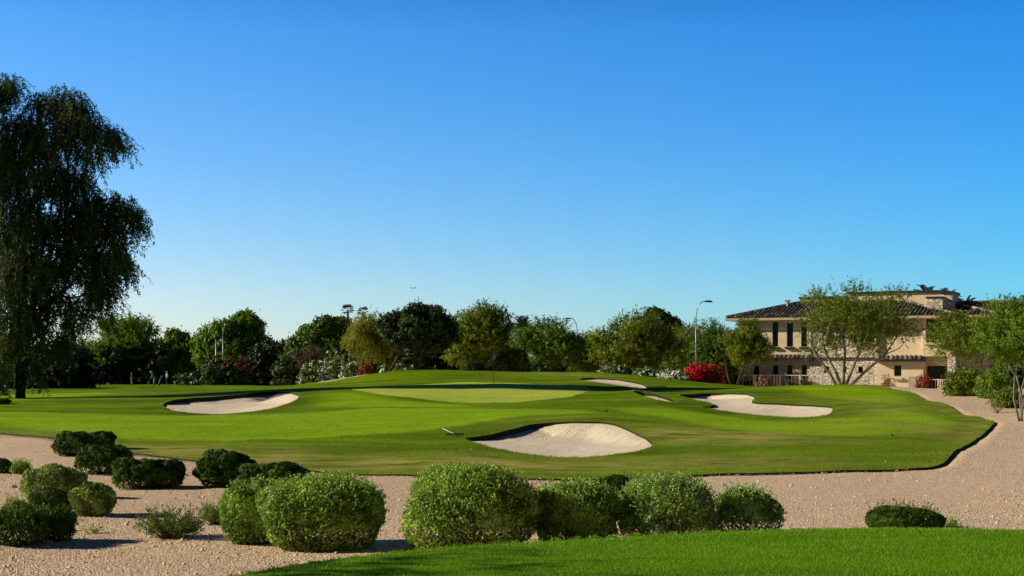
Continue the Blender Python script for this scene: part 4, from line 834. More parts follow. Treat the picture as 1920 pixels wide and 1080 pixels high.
# ------------------------------------------------------------------ building
TH = math.radians(25); BM = np.array([math.sin(TH), math.cos(TH)]); BE = np.array([math.cos(TH), -math.sin(TH)])
P0 = np.array([(1500-960)/F*139, 139.0]); BZ = .95
def bt_(px, off=0):
    tx = (px-960)/F; t = ((P0+BM*off)@BM)/(tx*BM[0]+BM[1]); p = t*np.array([tx, 1]); return float((p-P0)@BE), t
def bu(px, off=0): return bt_(px, off)[0]
def bz(px, py, off=0): return EYE+(HZ-py)/F*bt_(px, off)[1]-BZ
house = empty('clubhouse', (P0[0], P0[1], BZ), 'two storey beige stucco and stone building with dark tiled hip roof behind the right trees', 'building', None, -TH)
def wall_open(mb, u0, u1, z0, z1, y, ops, depth=.3, thick=.35, m=0):
    us = sorted({u0, u1, *[o[0] for o in ops], *[o[1] for o in ops]}); zs = sorted({z0, z1, *[o[2] for o in ops], *[o[3] for o in ops]})
    for i in range(len(us)-1):
        for j in range(len(zs)-1):
            cu, cz = (us[i]+us[i+1])/2, (zs[j]+zs[j+1])/2
            if any(o[0] < cu < o[1] and o[2] < cz < o[3] for o in ops): continue
            mb.add([(us[i], y, zs[j]), (us[i+1], y, zs[j]), (us[i+1], y, zs[j+1]), (us[i], y, zs[j+1])], [(0, 1, 2, 3)], m)
    for a, b, c, d in ops:
        for q in ([(a,y,c),(a,y,d),(a,y+depth,d),(a,y+depth,c)], [(b,y,c),(b,y+depth,c),(b,y+depth,d),(b,y,d)], [(a,y,c),(a,y+depth,c),(b,y+depth,c),(b,y,c)], [(a,y,d),(b,y,d),(b,y+depth,d),(a,y+depth,d)]): mb.add(q, [(0,1,2,3)], m)
    for q in ([(u0,y,z0),(u0,y,z1),(u0,y+thick,z1),(u0,y+thick,z0)], [(u1,y,z0),(u1,y+thick,z0),(u1,y+thick,z1),(u1,y,z1)], [(u0,y,z1),(u1,y,z1),(u1,y+thick,z1),(u0,y+thick,z1)], [(u0,y,z0),(u0,y+thick,z0),(u1,y+thick,z0),(u1,y,z0)]): mb.add(q, [(0,1,2,3)], m)
def window(o, y, bars_u=0, bars_z=0, name='window', depth=.3, sill=None):
    a, b, c, d = o; mb = MB(); f = .07; y0 = y+depth-.09; y1 = y+depth
    mb.box(a+.004, a+f, y0, y1, c+.004, d-.004); mb.box(b-f, b-.004, y0, y1, c+.004, d-.004); mb.box(a+f, b-f, y0+.004, y1, c+.004, c+f); mb.box(a+f, b-f, y0+.004, y1, d-f, d-.004)
    for k in range(bars_u): x = a+(b-a)*(k+1)/(bars_u+1); mb.box(x-.03, x+.03, y0+.012, y1, c+f, d-f)
    for k in range(bars_z): z = c+(d-c)*(k+1)/(bars_z+1); mb.box(a+f, b-f, y0+.02, y1-.01, z-.03, z+.03)
    w = mb.build(name, M['frame'], house)
    g = MB(); g.box(a+.03, b-.03, y1-.03, y1+.02, c+.03, d-.03); g.build('pane', M['glass'], w)
    if sill is not None:
        s_ = MB(); s_.box(a-.12, b+.12, y-.32, y+.02, c-.20, c-.03); s_.build('sill', M[sill], w)
G0 = -.6
eave = bz(1430, 597)
def ops_px(L, off=0): return [(bu(a, off), bu(b, off), bz((a+b)/2, d, off), bz((a+b)/2, c, off)) for a, b, c, d in L]
# beige bay
up = ops_px([(1448,1459,604,650), (1475,1487,604,650), (1502,1513,604,650)]); lo = ops_px([(1448,1459,685,722), (1475,1486,685,722), (1502,1513,685,722)])
mb = MB(); wall_open(mb, bu(1424), bu(1520), G0, eave, 0, up+lo, .45, 6); mb.build('wall', M['stucco'], house)
for o in up: window(o, 0, 0, 1, depth=.3, sill='cap')
for o in lo: window(o, 0, 0, 1, depth=.45)
# left stone corner, recessed
dl_ = ops_px([(1413,1423,686,724)], .7); mb = MB(); wall_open(mb, bu(1399, .7), bu(1424)-.003, G0, eave, .7, dl_, .3, 5); mb.build('wall', M['stucco'], house); window(dl_[0], .7, 0, 1)
mb = MB(); wall_open(mb, bu(1385, .5), bu(1399, .7)-.003, G0, eave, .5, [], .3, 5.5); mb.build('stone_wall', M['stone'], house)
# stone centre, two levels
so = ops_px([(1545,1555,687,699), (1580,1587,687,699), (1609,1618,687,699)], -.25); lz = bz(1580, 673)
mb = MB(); wall_open(mb, bu(1520)+.003, bu(1645), G0, lz, -.25, so, .4, 3); mb.build('stone_wall', M['stone'], house)
for o in so: window(o, -.25, depth=.4)
sup = ops_px([(1548,1560,604,648), (1600,1640,602,642)], .12); mb = MB(); wall_open(mb, bu(1520)+.003, bu(1645), lz+.14, eave, .12, sup, .3, 3); mb.build('stone_wall', M['stone'], house)
window(sup[0], .12, 0, 1); window(sup[1], .12, 2, 1)
mb = MB(); mb.box(bu(1520)+.004, bu(1645)-.004, -.45, .6, lz, lz+.13); mb.build('ledge', M['cap'], house)
# right beige wing
wo = ops_px([(1676,1690,685,707)], -.4); cz = bz(1690, 670, -.4)
mb = MB(); wall_open(mb, bu(1645)+.003, bu(1731, -.4), G0, cz, -.4, wo, .4, 3); mb.build('wall', M['stucco'], house); window(wo[0], -.4, 0, 0, depth=.4, sill='trim')
mb = MB(); wall_open(mb, bu(1645)+.003, bu(1730), cz, eave, .5, [], .3, 3); mb.build('wall', M['stucco'], house)
uo = ops_px([(1736,1775,598,642)]); mb = MB(); wall_open(mb, bu(1730)+.003, bu(1786), bz(1758, 668), eave, 0, uo, .4, 6); mb.build('wall', M['stucco'], house); window(uo[0], 0, 2, 1, depth=.4, sill='trim')
do = ops_px([(1738,1776,686,731)], .9); mb = MB(); wall_open(mb, bu(1731, -.4)+.003, bu(1786), G0, bz(1758, 668)-.004, .9, do, .3, 3); mb.build('wall', M['stucco_dark'], house); window(do[0], .9, 3, 1, 'glass_door')
mb = MB(); wall_open(mb, bu(1777), bu(1792), G0, bz(1785, 668), -.3, [], .3, 1.1); mb.build('stone_wall', M['stone'], house)
# rear wing
mb = MB(); wall_open(mb, bu(1786)+.05, bu(1866, 4), G0, bz(1800, 592, 4), 4, [], .3, 6); mb.build('wall', M['stucco'], house)
mb = MB(); mb.box(bu(1386, .6), bu(1785), 6.3, 12, G0, eave-.01); mb.build('rear_block', M['stucco_dark'], house)
# roofs made of rows of barrel tiles
def tile_plane(mb, hips, o, e, up, length, run, sp=.36, tl=.50, r=.15):
    """o eave start, e eave direction, up unit vector up the slope, run(u)->slope length available at u"""
    o, e, up = map(np.array, (o, e, up)); nrm = np.cross(e, up); nrm = nrm*np.sign(nrm[2]); k = int(length/sp)
    for i in range(k):
        u = (i+.5)*sp; L = run(u); t = -.06
        while t < L-.12:
            t1 = min(t+tl, L); a = o+e*u+up*t+nrm*.05; b = o+e*u+up*t1; v = []
            for base in (a, b):
                for q in (0, math.pi/3, 2*math.pi/3, math.pi): v.append(base-e*r*math.cos(q)+nrm*r*.8*math.sin(q))
            mb.add(v, [(0,1,5,4),(1,2,6,5),(2,3,7,6),(0,3,2,1)]); t = t1
def hip_roof(u0, u1, y0, y1, z, pitch, parent, gut=True):
    hr = (y1-y0)/2; c = math.cos(math.atan(pitch)); s_ = math.sin(math.atan(pitch)); mb = MB(); hb = MB(); zr = z+hr*pitch
    base = MB(); A, B, C_, D_ = (u0,y0,z), (u1,y0,z), (u1,y1,z), (u0,y1,z); E, G = (u0+hr,(y0+y1)/2,zr), (u1-hr,(y0+y1)/2,zr)
    base.add([A,B,C_,D_,E,G], [(0,1,5,4),(1,2,5),(2,3,4,5),(3,0,4),(3,2,1,0)]); rf = base.build('roof', M['cap'], parent)
    W_ = u1-u0; tile_plane(mb, hb, (u0, y0, z+.03), (1,0,0), (0,c,s_), W_, lambda u: min(u, W_-u, hr)/c)
    D2 = y1-y0; tile_plane(mb, hb, (u0, y1, z+.03), (0,-1,0), (c,0,s_), D2, lambda u: min(u, D2-u)/c); tile_plane(mb, hb, (u1, y0, z+.03), (0,1,0), (-c,0,s_), D2, lambda u: min(u, D2-u)/c)
    mb.build('roof_tiles', M['tile'], rf)
    for a, b in ((A,E),(B,G),(E,G)):
        a, b = np.array(a)+[0,0,.12], np.array(b)+[0,0,.12]; n = int(np.linalg.norm(b-a)/.45)
        for i in range(n): hb.tube([a+(b-a)*i/n, a+(b-a)*(i+1)/n], [.17,.14], 6)
    hb.build('hip_tiles', M['hip'], rf)
    g = MB(); g.box(u0-.06, u1+.06, y0-.10, y0-.01, z-.24, z-.01); g.box(u0-.10, u0-.01, y0, y1, z-.24, z-.01); g.box(u1+.01, u1+.10, y0, y1, z-.24, z-.01); g.build('gutter', M['stucco_dark'], rf)
    return rf
hip_roof(bu(1361,-1.0), bu(1790,-1.0), -1.0, 12.5, eave+.02, .27, house)
hip_roof(bu(1796,3), bu(1868,3), 3.0, 12.0, bz(1830,590,3), .27, house)
def canopy(p0, p1, py0, py1, proj, y, name='canopy'):
    u0, u1 = bu(p0, y-proj), bu(p1, y-proj); z1 = bz((p0+p1)/2, py0, y); z0 = bz((p0+p1)/2, py1, y-proj); up = unit(np.array([0, proj, z1-z0])); L = math.hypot(proj, z1-z0)
    s_ = MB(); s_.add([(u0,y-proj,z0),(u1,y-proj,z0),(u1,y-.002,z1),(u0,y-.002,z1),(u0,y-proj,z0-.16),(u1,y-proj,z0-.16),(u1,y-.002,z0-.16),(u0,y-.002,z0-.16)], [(0,1,2,3),(4,7,6,5),(0,4,5,1),(1,5,6,2),(3,7,4,0)]); c_ = s_.build(name, M['cap'], house)
    mb = MB(); tile_plane(mb, None, (u0, y-proj, z0+.03), (1,0,0), up, u1-u0, lambda u: L, .42, .6, .17); mb.build('roof_tiles', M['hip'], c_)
canopy(1424, 1522, 667, 673, .8, 0); canopy(1640, 1733, 668, 675, .7, -.4)
# parapet tower and chimney
z5 = lambda px, py, y: bz(px, py, y)
mb = MB(); mb.box(bu(1590,4.6), bu(1768,4.6), 4.6, 9, eave+.3, z5(1680,550,4.6)); mb.box(bu(1499,4.9), bu(1590,4.6)-.01, 4.9, 9.0, eave+.3, z5(1540,560,4.9)); mb.build('parapet', M['stucco'], house)
mb = MB(); mb.box(bu(1589,4.5), bu(1769,4.4), 4.4, 9.1, z5(1680,550,4.5)+.002, z5(1680,545.5,4.5)); mb.box(bu(1498,4.8), bu(1589,4.6)-.02, 4.75, 9.1, z5(1540,560,4.8)+.002, z5(1540,556,4.8)); mb.build('parapet_cap', M['cap'], house)
mb = MB(); mb.box(bu(1768,4.6)+.01, bu(1786,4.6), 4.5, 8.6, eave+.2, z5(1778,551,4.6)); mb.box(bu(1737,3.2), bu(1767,3.2), 3.2, 4.59, eave+.2, z5(1750,559,3.2)); ch = mb.build('chimney', M['stone'], house)
mb = MB(); mb.box(bu(1768,4.6)-.1, bu(1788,4.5), 4.35, 8.8, z5(1778,551,4.6)+.002, z5(1778,546,4.6)); mb.box(bu(1735.5,3.1), bu(1768,3.1), 3.1, 4.7, z5(1750,559,3.2)+.002, z5(1750,556,3.2)); mb.build('chimney_cap', M['cap'], ch)
mb = MB(); vx = bu(1477,3); mb.tube([(vx,3,eave+.8),(vx,3,z5(1477,565,3))], .14, 8); mb.box(vx-.22, vx+.22, 2.8, 3.2, z5(1477,566,3), z5(1477,562.5,3)); mb.build('roof_vent', M['steel'], house)

# fence in front of the building
def fence(label, p0, p1, off, top, posts, mat, group, pick=.32):
    u0, u1 = bu(p0, off), bu(p1, off); Lw = P0+BE*u0+BM*off; gz_ = min(Hz(*(P0+BE*u+BM*off)) for u in np.linspace(u0, u1, 8))
    r = empty('metal_fence', (Lw[0], Lw[1], gz_), label, 'fence', group, -TH); zt = EYE+(HZ-top)/F*bt_((p0+p1)/2, off)[1]-gz_; L = u1-u0
    for z0, z1, hw in ((zt-.07, zt, .03), (.12, .17, .02)): mb = MB(); mb.box(0, L, -hw, hw, z0, z1); mb.build('rail', M[mat], r)
    mb = MB(); x = pick
    while x < L: mb.box(x-.008, x+.008, -.008, .008, .17, zt-.07); x += pick
    mb.build('pickets', M[mat], r)
    for p in posts:
        x = bu(p, off)-u0; mb = MB(); mb.box(x-.055, x+.055, -.065, .065, -.3, zt+.02); mb.build('post', M[mat], r)
GF = 'metal fences in front of the building'
fence('pale metal fence run from the grey pillar past the beige bay to the stone wall', 1343, 1640, -6, 703, [1344,1375,1413,1416,1452,1457,1462,1500,1540,1582,1636], 'trim', GF)
fence('short pale metal rail beside the red bougainvillea, left of the grey pillar', 1321, 1331, -6.2, 702.5, [1322], 'white', GF)
fence('metal fence run under the square window right of the big palo verde', 1640, 1704, -5, 705, [1656,1660,1664], 'trim', GF)
fence('metal fence run from the stucco pillar to the round shrub on the right', 1719, 1778, -5, 711, [1720,1759,1763,1767], 'trim', GF)
def pillar(label, p0, p1, top, off):
    u0, u1 = bu(p0, off), bu(p1, off); w = P0+BE*(u0+u1)/2+BM*off; z = Hz(*w); zt = EYE+(HZ-top)/F*w[1]-z; h = (u1-u0)/2
    r = empty('fence_pillar', (w[0], w[1], z), label, 'pillar', None, -TH); mb = MB(); mb.box(-h, h, -h, h, -.4, zt-.08); mb.build('shaft', M['concrete'], r); mb = MB(); mb.box(-h-.04, h+.04, -h-.04, h+.04, zt-.078, zt); mb.build('cap', M['stucco'], r)
pillar('square grey pillar beside the red bougainvillea where the fence begins', 1330, 1342, 704, -6.1); pillar('square beige pillar left of the glass doors', 1705, 1719, 705, -5.1)
w = P0+BE*bu(1402,-1.5)+BM*-1.5; gzp = Hz(*w); r = empty('plant_pot', (w[0], w[1], gzp), 'square black pot holding a small bush at the stone corner', 'plant pot'); mb = MB(); mb.add([(-.38,-.38,0),(.38,-.38,0),(.38,.38,0),(-.38,.38,0),(-.48,-.48,.75),(.48,-.48,.75),(.48,.48,.75),(-.48,.48,.75),(-.4,-.4,.66),(.4,-.4,.66),(.4,.4,.66),(-.4,.4,.66),(-.4,-.4,.76),(.4,-.4,.76),(.4,.4,.76),(-.4,.4,.76)], [(3,2,1,0),(0,1,5,4),(1,2,6,5),(2,3,7,6),(3,0,4,7),(4,5,13,12),(5,6,14,13),(6,7,15,14),(7,4,12,15),(8,9,10,11),(12,13,9,8),(13,14,10,9),(14,15,11,10),(15,12,8,11)]); mb.build('pot', M['black'], r)
o = shrub('potted_shrub', 'thin reddish bush growing in the square black pot', (1390,1413,701,725), float(w[1])-.1, 'brown', 60, None, 'shrub', 6, ('flower', 'pink', 22, .08), l=.14, w=.07)
w2 = W(1366, 728, 126); r = empty('plant_pot', (w2[0], w2[1], Hz(w2[0], w2[1])), 'dark blue-black tub at the foot of the two leaning trunks', 'plant pot'); mb = MB(); mb.tube([(0,0,0),(0,0,.3),(0,0,.62),(0,0,.66)], [.32,.40,.46,.48], 14); mb.build('pot', M['navy'], r)

# ------------------------------------------------------------------ street lamps
def lamp(label, px, top, Y, arm, mat, group='street lamps', base_h=None):
    s = Y/F; x = (px-960)*s; z = Hz(x, Y); r = empty('street_lamp', (x, Y, z), label, 'street lamp', group); zt = EYE+(HZ-top)*s-z; a = arm*s; rise = min(1.7, zt*.2)
    mb = MB(); k = zt/9.0; mb.tube([(0,0,0),(0,0,.5)], [.18*k,.16*k], 10); mb.tube([(0,0,.5),(0,0,zt*.5),(0,0,zt-rise)], [.10*k,.08*k,.065*k], 10); mb.build('pole', M[mat], r, True)
    q = [np.array([a*.75*(1-math.cos(t)), 0, zt-rise+rise*math.sin(t)]) for t in np.linspace(0, math.pi/2, 9)]+[np.array([a*.86, 0, zt])]; mb = MB(); mb.tube(q, .05*k, 8); mb.build('arm', M[mat], r, True)
    sg = 1 if arm > 0 else -1; h = MB(); h.add([(a*.84,-.14*k,zt-.08*k),(a*.84+sg*.85*k,-.17*k,zt-.13*k),(a*.84+sg*.85*k,.17*k,zt-.13*k),(a*.84,.14*k,zt-.08*k),(a*.84,-.10*k,zt+.09*k),(a*.84+sg*.62*k,-.11*k,zt+.11*k),(a*.84+sg*.62*k,.11*k,zt+.11*k),(a*.84,.10*k,zt+.09*k)], [(0,1,2,3),(4,7,6,5),(0,4,5,1),(1,5,6,2),(2,6,7,3),(3,7,4,0)]); h.build('lamp_head', M['lampdark'], r)
lamp('tallest street lamp with curved arm pointing right, left of the building', 1305, 565, 120, 20, 'steel')
lamp('street lamp with arm curving left, showing above the low airy trees in the middle', 1082, 597, 200, -14, 'lampdark')
lamp('pale street lamp with curved arm in front of the double-peaked tree', 418, 606, 176, 9, 'steel')
x = (405-960)/F*178; z = Hz(x, 178); r = empty('light_pole', (x, 178, z), 'shorter straight pale pole left of the pale curved street lamp', 'pole'); mb = MB(); zt = EYE+(HZ-636)/F*178-z; mb.tube([(0,0,0),(0,0,zt*.5),(0,0,zt)], [.10,.09,.07], 8); mb.build('pole', M['steel'], r, True); mb = MB(); mb.box(-.12,.12,-.12,.12,zt,zt+.14); mb.build('pole_cap', M['lampdark'], r)

# ------------------------------------------------------------------ flag, rakes, balls, birds
c = cast(925, 721.5, 60); fx, fy = c; fz = float(lawn_z(np.array([fx]), np.array([fy]))[0]); s = fy/F; zt = EYE+(HZ-657)*s-fz
r = empty('flagstick', (fx, fy, fz), 'golf flagstick with a limp white flag on the putting green', 'golf flag'); mb = MB(); mb.tube([(0,0,-.1),(0,0,zt*.25)], [.017,.016], 8); mb.build('pole', M['black'], r, True); mb = MB(); mb.tube([(0,0,zt*.25),(0,0,zt)], [.015,.012], 8); mb.ball((0,0,zt), .025); mb.build('upper_pole', M['khaki'], r, True)
V = []; Fc = []; nu, nv = 10, 12
for j in range(nv+1):
    t = j/nv; zz = zt-.03-t*.66
    for i in range(nu+1):
        q = i/nu; wd = (.05+.13*math.sin(math.pi*min(1, t*1.05)))*q; V.append((.012+wd*.9-.07*math.sin(math.pi*t)*(1-q), .05*math.sin(q*7+t*2)*(.3+t), zz-.10*q*(1-t)))
for j in range(nv):
    for i in range(nu): a = j*(nu+1)+i; Fc.append((a, a+1, a+nu+2, a+nu+1))
mb = MB(); mb.add(V, Fc); fl = mb.build('flag', M['flagcloth'], r, True); mb = MB(); mb.ball((.055,-.05,zt-.28), (.032,.012,.042)); mb.build('emblem', M['navy'], fl)
def rake(label, a_px, b_px, head_right=True):
    a = cast(*a_px, 30); b = cast(*b_px, 30); za = float(lawn_z(a[:1], a[1:])[0]); zb = float(lawn_z(b[:1], b[1:])[0]); A = np.array([0,0,.16]); B = np.array([b[0]-a[0], b[1]-a[1], zb-za+.10]); L = np.linalg.norm(B[:2])
    if L > 2.0: B = np.array([B[0]/L*1.9, B[1]/L*1.9, B[2]*1.9/L])
    r = empty('bunker_rake', (a[0], a[1], za), label, 'rake', 'bunker rakes'); mb = MB(); mb.tube([A, B], .010, 8); mb.build('handle', M['white'], r, True); d = unit(B-A); sd = unit(np.cross(d, [0,0,1.]))
    mb = MB(); mb.tube([B-sd*.32, B+sd*.32], .022, 6)
    for k in np.linspace(-.3, .3, 11): mb.tube([B+sd*k, B+sd*k+np.array([0,0,-.09])], .008, 5)
    mb.build('head', M['black'], r)
rake('white handled rake lying at the left tip of the front bunker', (830,813.5), (853,822)); rake('pale rake at the near edge of the left bunker', (345,775.5), (318,772.5)); rake('rake lying between the small rear bunker and the narrow dark bunker', (1216,731), (1246,727))
def ball(label, px, py):
    c = cast(px, py, 30); z = float(lawn_z(c[:1], c[1:])[0]); mb = MB(); mb.ball((0,0,.021), .0215, 12); o = mb.build('golf_ball', M['white'], None, True); o.location = (c[0], c[1], z); tag(o, label, 'golf ball', 'golf balls on the grass')
ball('white ball on the lower right lawn near the gravel edge', 1661, 868.5); ball('white ball on the right lawn above the lower right one', 1686, 798); ball('white ball on the lawn just below the right bunker', 1523, 796); ball('white ball on the upper right lawn nearest the round shrub', 1768, 781); ball('white ball on the lawn left of the front bunker', 883, 846)
ball('white ball on the grass at the far left edge', 24, 734.5)
def ground_bird(label, px, py, hpx, flip=1):
    c = cast(px, py, 30); z = float(lawn_z(c[:1], c[1:])[0]); k = hpx*c[1]/F/.20; r = empty('bird', (c[0], c[1], z), label, 'bird', 'birds on the grass')
    bm = MB(); P_ = [(-.14,0,.10),(-.06,0,.10),(0,0,.11),(.05,0,.14),(.07,0,.17),(.085,0,.19),(.115,0,.188)]; R_ = [.008,.03,.042,.036,.024,.026,.004]; bm.tube([np.array(p)*k*np.array([flip,1,1]) for p in P_], [q*k for q in R_], 8); bm.build('body', M['bird'], r, True)
    bm = MB(); bm.add([tuple(np.array(p)*k*np.array([flip,1,1])) for p in [(-.13,-.018,.10),(-.13,.018,.10),(-.26,.028,.115),(-.26,-.028,.115)]], [(0,1,2,3)]); bm.build('tail', M['bird'], r)
    for sd in (-1, 1):
        bm = MB(); bm.tube([np.array(p)*k*np.array([flip,1,1]) for p in [(0,.015*sd,.08),(.01,.02*sd,.04),(.005,.02*sd,0),(.03,.02*sd,0)]], .005*k, 5); bm.build('leg', M['bird'], r)
ground_bird('small black bird standing on the lawn above the front bunker', 1137, 775.5, 6.5); ground_bird('small black bird on the right lawn below the right bunker', 1673, 821, 6, -1)
def sky_bird(label, px, py, Y, span, mat):
    p = W(px, py, Y); r = empty('flying_bird', p, label, 'bird', 'birds in the sky', rz=.7); k = span; bm = MB(); bm.tube([np.array([x,0,0])*k for x in (-.22,-.1,.05,.16,.22)], [.01*k,.05*k,.06*k,.04*k,.005*k], 8); bm.build('body', M[mat], r, True)
    for sd in (-1, 1):
        bm = MB(); v = [(.09,0,.01),(-.06,0,.01),(.10,.25*sd,.10),(-.05,.25*sd,.09),(.0,.5*sd,.04),(-.05,.46*sd,.04)]; bm.add([np.array(q)*k for q in v], [(0,1,3,2),(2,3,5,4)]); bm.build('wing', M[mat], r)
sky_bird('tiny dark bird in the sky high above the tall street lamp', 1287, 374, 260, .42, 'bird'); sky_bird('tiny dark bird in the sky above the big palo verde', 1603, 482, 260, .32, 'bird'); sky_bird('blurred blue-grey insect in the sky, built as a bird, highest and rightmost', 1680, 342, 120, .34, 'birdsky')  # the highest speck is an insect, built with the bird mesh
# airliner far away
p = W(774, 540, 9500); r = empty('airplane', p, 'distant airliner flying just above the dark spreading tree', 'airplane', None, 0.0); r.rotation_euler = (0, math.radians(-4), math.radians(180)); bm = MB(); bm.tube([(-19,0,1.2),(-14,0,.6),(-6,0,0),(10,0,0),(16,0,0),(19,0,-.4)], [.4,1.4,2.0,2.0,1.6,.3], 10); bm.build('fuselage', M['plane'], r, True)
for sd in (-1, 1):
    bm = MB(); v = [(4,1.5*sd,-.8),(-3,1.5*sd,-.8),(-8,17*sd,1),(-9.5,17*sd,1)]; bm.add(v+[(a,b,c_+.4) for a,b,c_ in v], [(0,1,3,2),(4,6,7,5),(0,2,6,4),(1,5,7,3),(2,3,7,6)]); bm.build('wing', M['plane'], r); bm = MB(); bm.tube([(3.5,5.5*sd,-1.8),(.5,5.5*sd,-1.8)], [1,.8], 8); bm.build('engine', M['plane'], r); bm = MB(); v = [(-15,.8*sd,1),(-18,.8*sd,1.2),(-19,6*sd,1.5),(-20,6*sd,1.5)]; bm.add(v+[(a,b,c_+.2) for a,b,c_ in v], [(0,1,3,2),(4,6,7,5),(0,2,6,4),(1,5,7,3),(2,3,7,6)]); bm.build('tailplane', M['plane'], r)
bm = MB(); v = [(-13,-.15,1.6),(-18.5,-.15,1.6),(-18,-.15,7.5),(-20.5,-.15,7.5)]; bm.add(v+[(a,.15,c_) for a,b,c_ in v], [(0,1,3,2),(4,6,7,5),(0,2,6,4),(1,5,7,3),(2,3,7,6)]); bm.build('tail_fin', M['plane'], r)
for lab, px, py, k in [('pale rock at the tee edge right of the small open shrub', 1502, 990, .16), ('pale stone on the left gravel beside the broad yellow-green shrub', 24, 915, .08)]:
    Y = 24 if px > 1000 else cast(px, py, 12)[1]; x = (px-960)/F*Y; z = Hz(x, Y) if px < 1000 else EYE+(HZ-py-2)/F*Y; z = min(z, Hz(x, Y)+.02); d = unit(rng.normal(size=(60, 3))); import bmesh
    b = bmesh.new(); [b.verts.new(q*k*np.array([1.25,.9,.7])*rng.uniform(.85,1.1)) for q in d]; bmesh.ops.convex_hull(b, input=b.verts); me = bpy.data.meshes.new('rock'); b.to_mesh(me); b.free(); o = link('rock', me, M['rock']); o.location = (x, Y, z+k*.35); tag(o, lab, 'rock')

# ------------------------------------------------------------------ golfers
def skin_mesh(name, V, E, R, mat, parent, root_i=0, sub=1):
    me = bpy.data.meshes.new(name); me.from_pydata([tuple(v) for v in V], E, []); o = link(name, me, mat, parent); md = o.modifiers.new('skin', 'SKIN')
    for i, r_ in enumerate(R): me.skin_vertices[0].data[i].radius = (r_, r_)
    me.skin_vertices[0].data[root_i].use_root = True; md.use_smooth_shade = True; sb = o.modifiers.new('sub', 'SUBSURF'); sb.levels = sub; sb.render_levels = sub; return o
def person(label, px, py, Y, rz, J, top, bottom, hat, shorts, sc=1.0):
    x = (px-960)/F*Y; z = float(lawn_z(np.array([x]), np.array([Y]))[0]); r = empty('person', (x, Y, z), label, 'person', 'golfers on the far green', rz); r.scale = (sc,)*3
    names = ['pelvis','waist','chest','neck','chin','head','crown','hipL','kneeL','ankL','toeL','hipR','kneeR','ankR','toeR','shL','elL','wrL','haL','shR','elR','wrR','haR','nose']
    Rd = dict(pelvis=.13,waist=.12,chest=.145,neck=.055,chin=.075,head=.095,crown=.06,hip=.095,knee=.06,ank=.042,toe=.035,sh=.065,el=.043,wr=.03,ha=.036,nose=.018)
    V = [np.array(J[n]) for n in names]; E = [(0,1),(1,2),(2,3),(3,4),(4,5),(5,6),(0,7),(7,8),(8,9),(9,10),(0,11),(11,12),(12,13),(13,14),(2,15),(15,16),(16,17),(17,18),(2,19),(19,20),(20,21),(21,22),(5,23)]
    R = [Rd[n.rstrip('LR') if n[-1] in 'LR' else n] for n in names]
    for h, wv in ((18, 17), (22, 21)):
        d = unit(V[h]-V[wv]); sd = unit(np.cross(d, [1, .3, 0]))
        for k, L in zip((-1.5,-.5,.5,1.5), (.07,.085,.08,.065)): V.append(V[h]+d*L+sd*k*.02); E.append((h, len(V)-1)); R.append(.010)
        V.append(V[h]-sd*.05+d*.02); E.append((h, len(V)-1)); R.append(.011)
    skin_mesh('body', V, E, R, M['skin'], r)
    g = lambda *n: [np.array(J[k]) for k in n]; m_ = lambda a, b, t: np.array(J[a])*(1-t)+np.array(J[b])*t
    skin_mesh('shirt', g('pelvis','waist','chest')+[m_('chest','neck',.5)]+g('shL','elL','shR','elR'), [(0,1),(1,2),(2,3),(2,4),(4,5),(2,6),(6,7)], [.155,.15,.17,.085,.09,.066,.09,.066], M[top], r, 1)
    kn = [m_('hipL','kneeL',.95), m_('hipR','kneeR',.95)] if shorts else [m_('kneeL','ankL',.9), m_('kneeR','ankR',.9)]
    skin_mesh('shorts' if shorts else 'trousers', [np.array(J['pelvis'])+[0,0,.04]]+g('hipL','kneeL')+[kn[0]]+g('hipR','kneeR')+[kn[1]] if not shorts else [np.array(J['pelvis'])+[0,0,.04]]+g('hipL')+[m_('hipL','kneeL',.5), kn[0]]+g('hipR')+[m_('hipR','kneeR',.5), kn[1]], [(0,1),(1,2),(2,3),(0,4),(4,5),(5,6)], [.16,.115,.085,.075,.115,.085,.075], M[bottom], r)
    for q in 'LR':
        mb = MB(); a, b = np.array(J['ank'+q]), np.array(J['toe'+q]); mb.tube([a+(a-b)*.35*np.array([1,1,0])-[0,0,.05], a*.5+b*.5-[0,0,.02], b], [.05,.055,.04], 8); mb.build('shoe', M['darkcloth'], r, True)
    if hat:
        mb = MB(); hd = np.array(J['head']); mb.ball(hd+[0,0,.06], (.115,.125,.085), 12); nz = unit((np.array(J['nose'])-hd)*np.array([1,1,0])); mb.ball(hd+nz*.13+[0,0,.06], (.09,.09,.018), 10); mb.build('cap', M[hat], r, True)
    else:
        mb = MB(); hd = np.array(J['head']); mb.ball(hd+[0,.015,.04], (.10,.11,.085), 12); mb.build('hair', M['hair'], r, True)
    return r, J
stand = dict(pelvis=(0,0,.95),waist=(0,.0,1.12),chest=(0,0,1.34),neck=(0,0,1.50),chin=(0,-.03,1.56),head=(0,-.01,1.64),crown=(0,0,1.71),hipL=(-.10,0,.90),kneeL=(-.12,-.02,.50),ankL=(-.13,.02,.09),toeL=(-.15,-.15,.04),hipR=(.10,0,.90),kneeR=(.12,-.02,.50),ankR=(.13,.02,.09),toeR=(.15,-.15,.04),
             shL=(-.19,0,1.42),elL=(-.25,.03,1.14),wrL=(-.25,-.06,.90),haL=(-.25,-.08,.82),shR=(.19,0,1.42),elR=(.26,.03,1.14),wrR=(.24,-.08,.92),haR=(.23,-.10,.84),nose=(0,-.12,1.62))
person('golfer in a navy shirt and grey shorts standing left of the putting golfer', 247, 722, 190, -1.0, stand, 'navy', 'slate', None, True, 1.0)
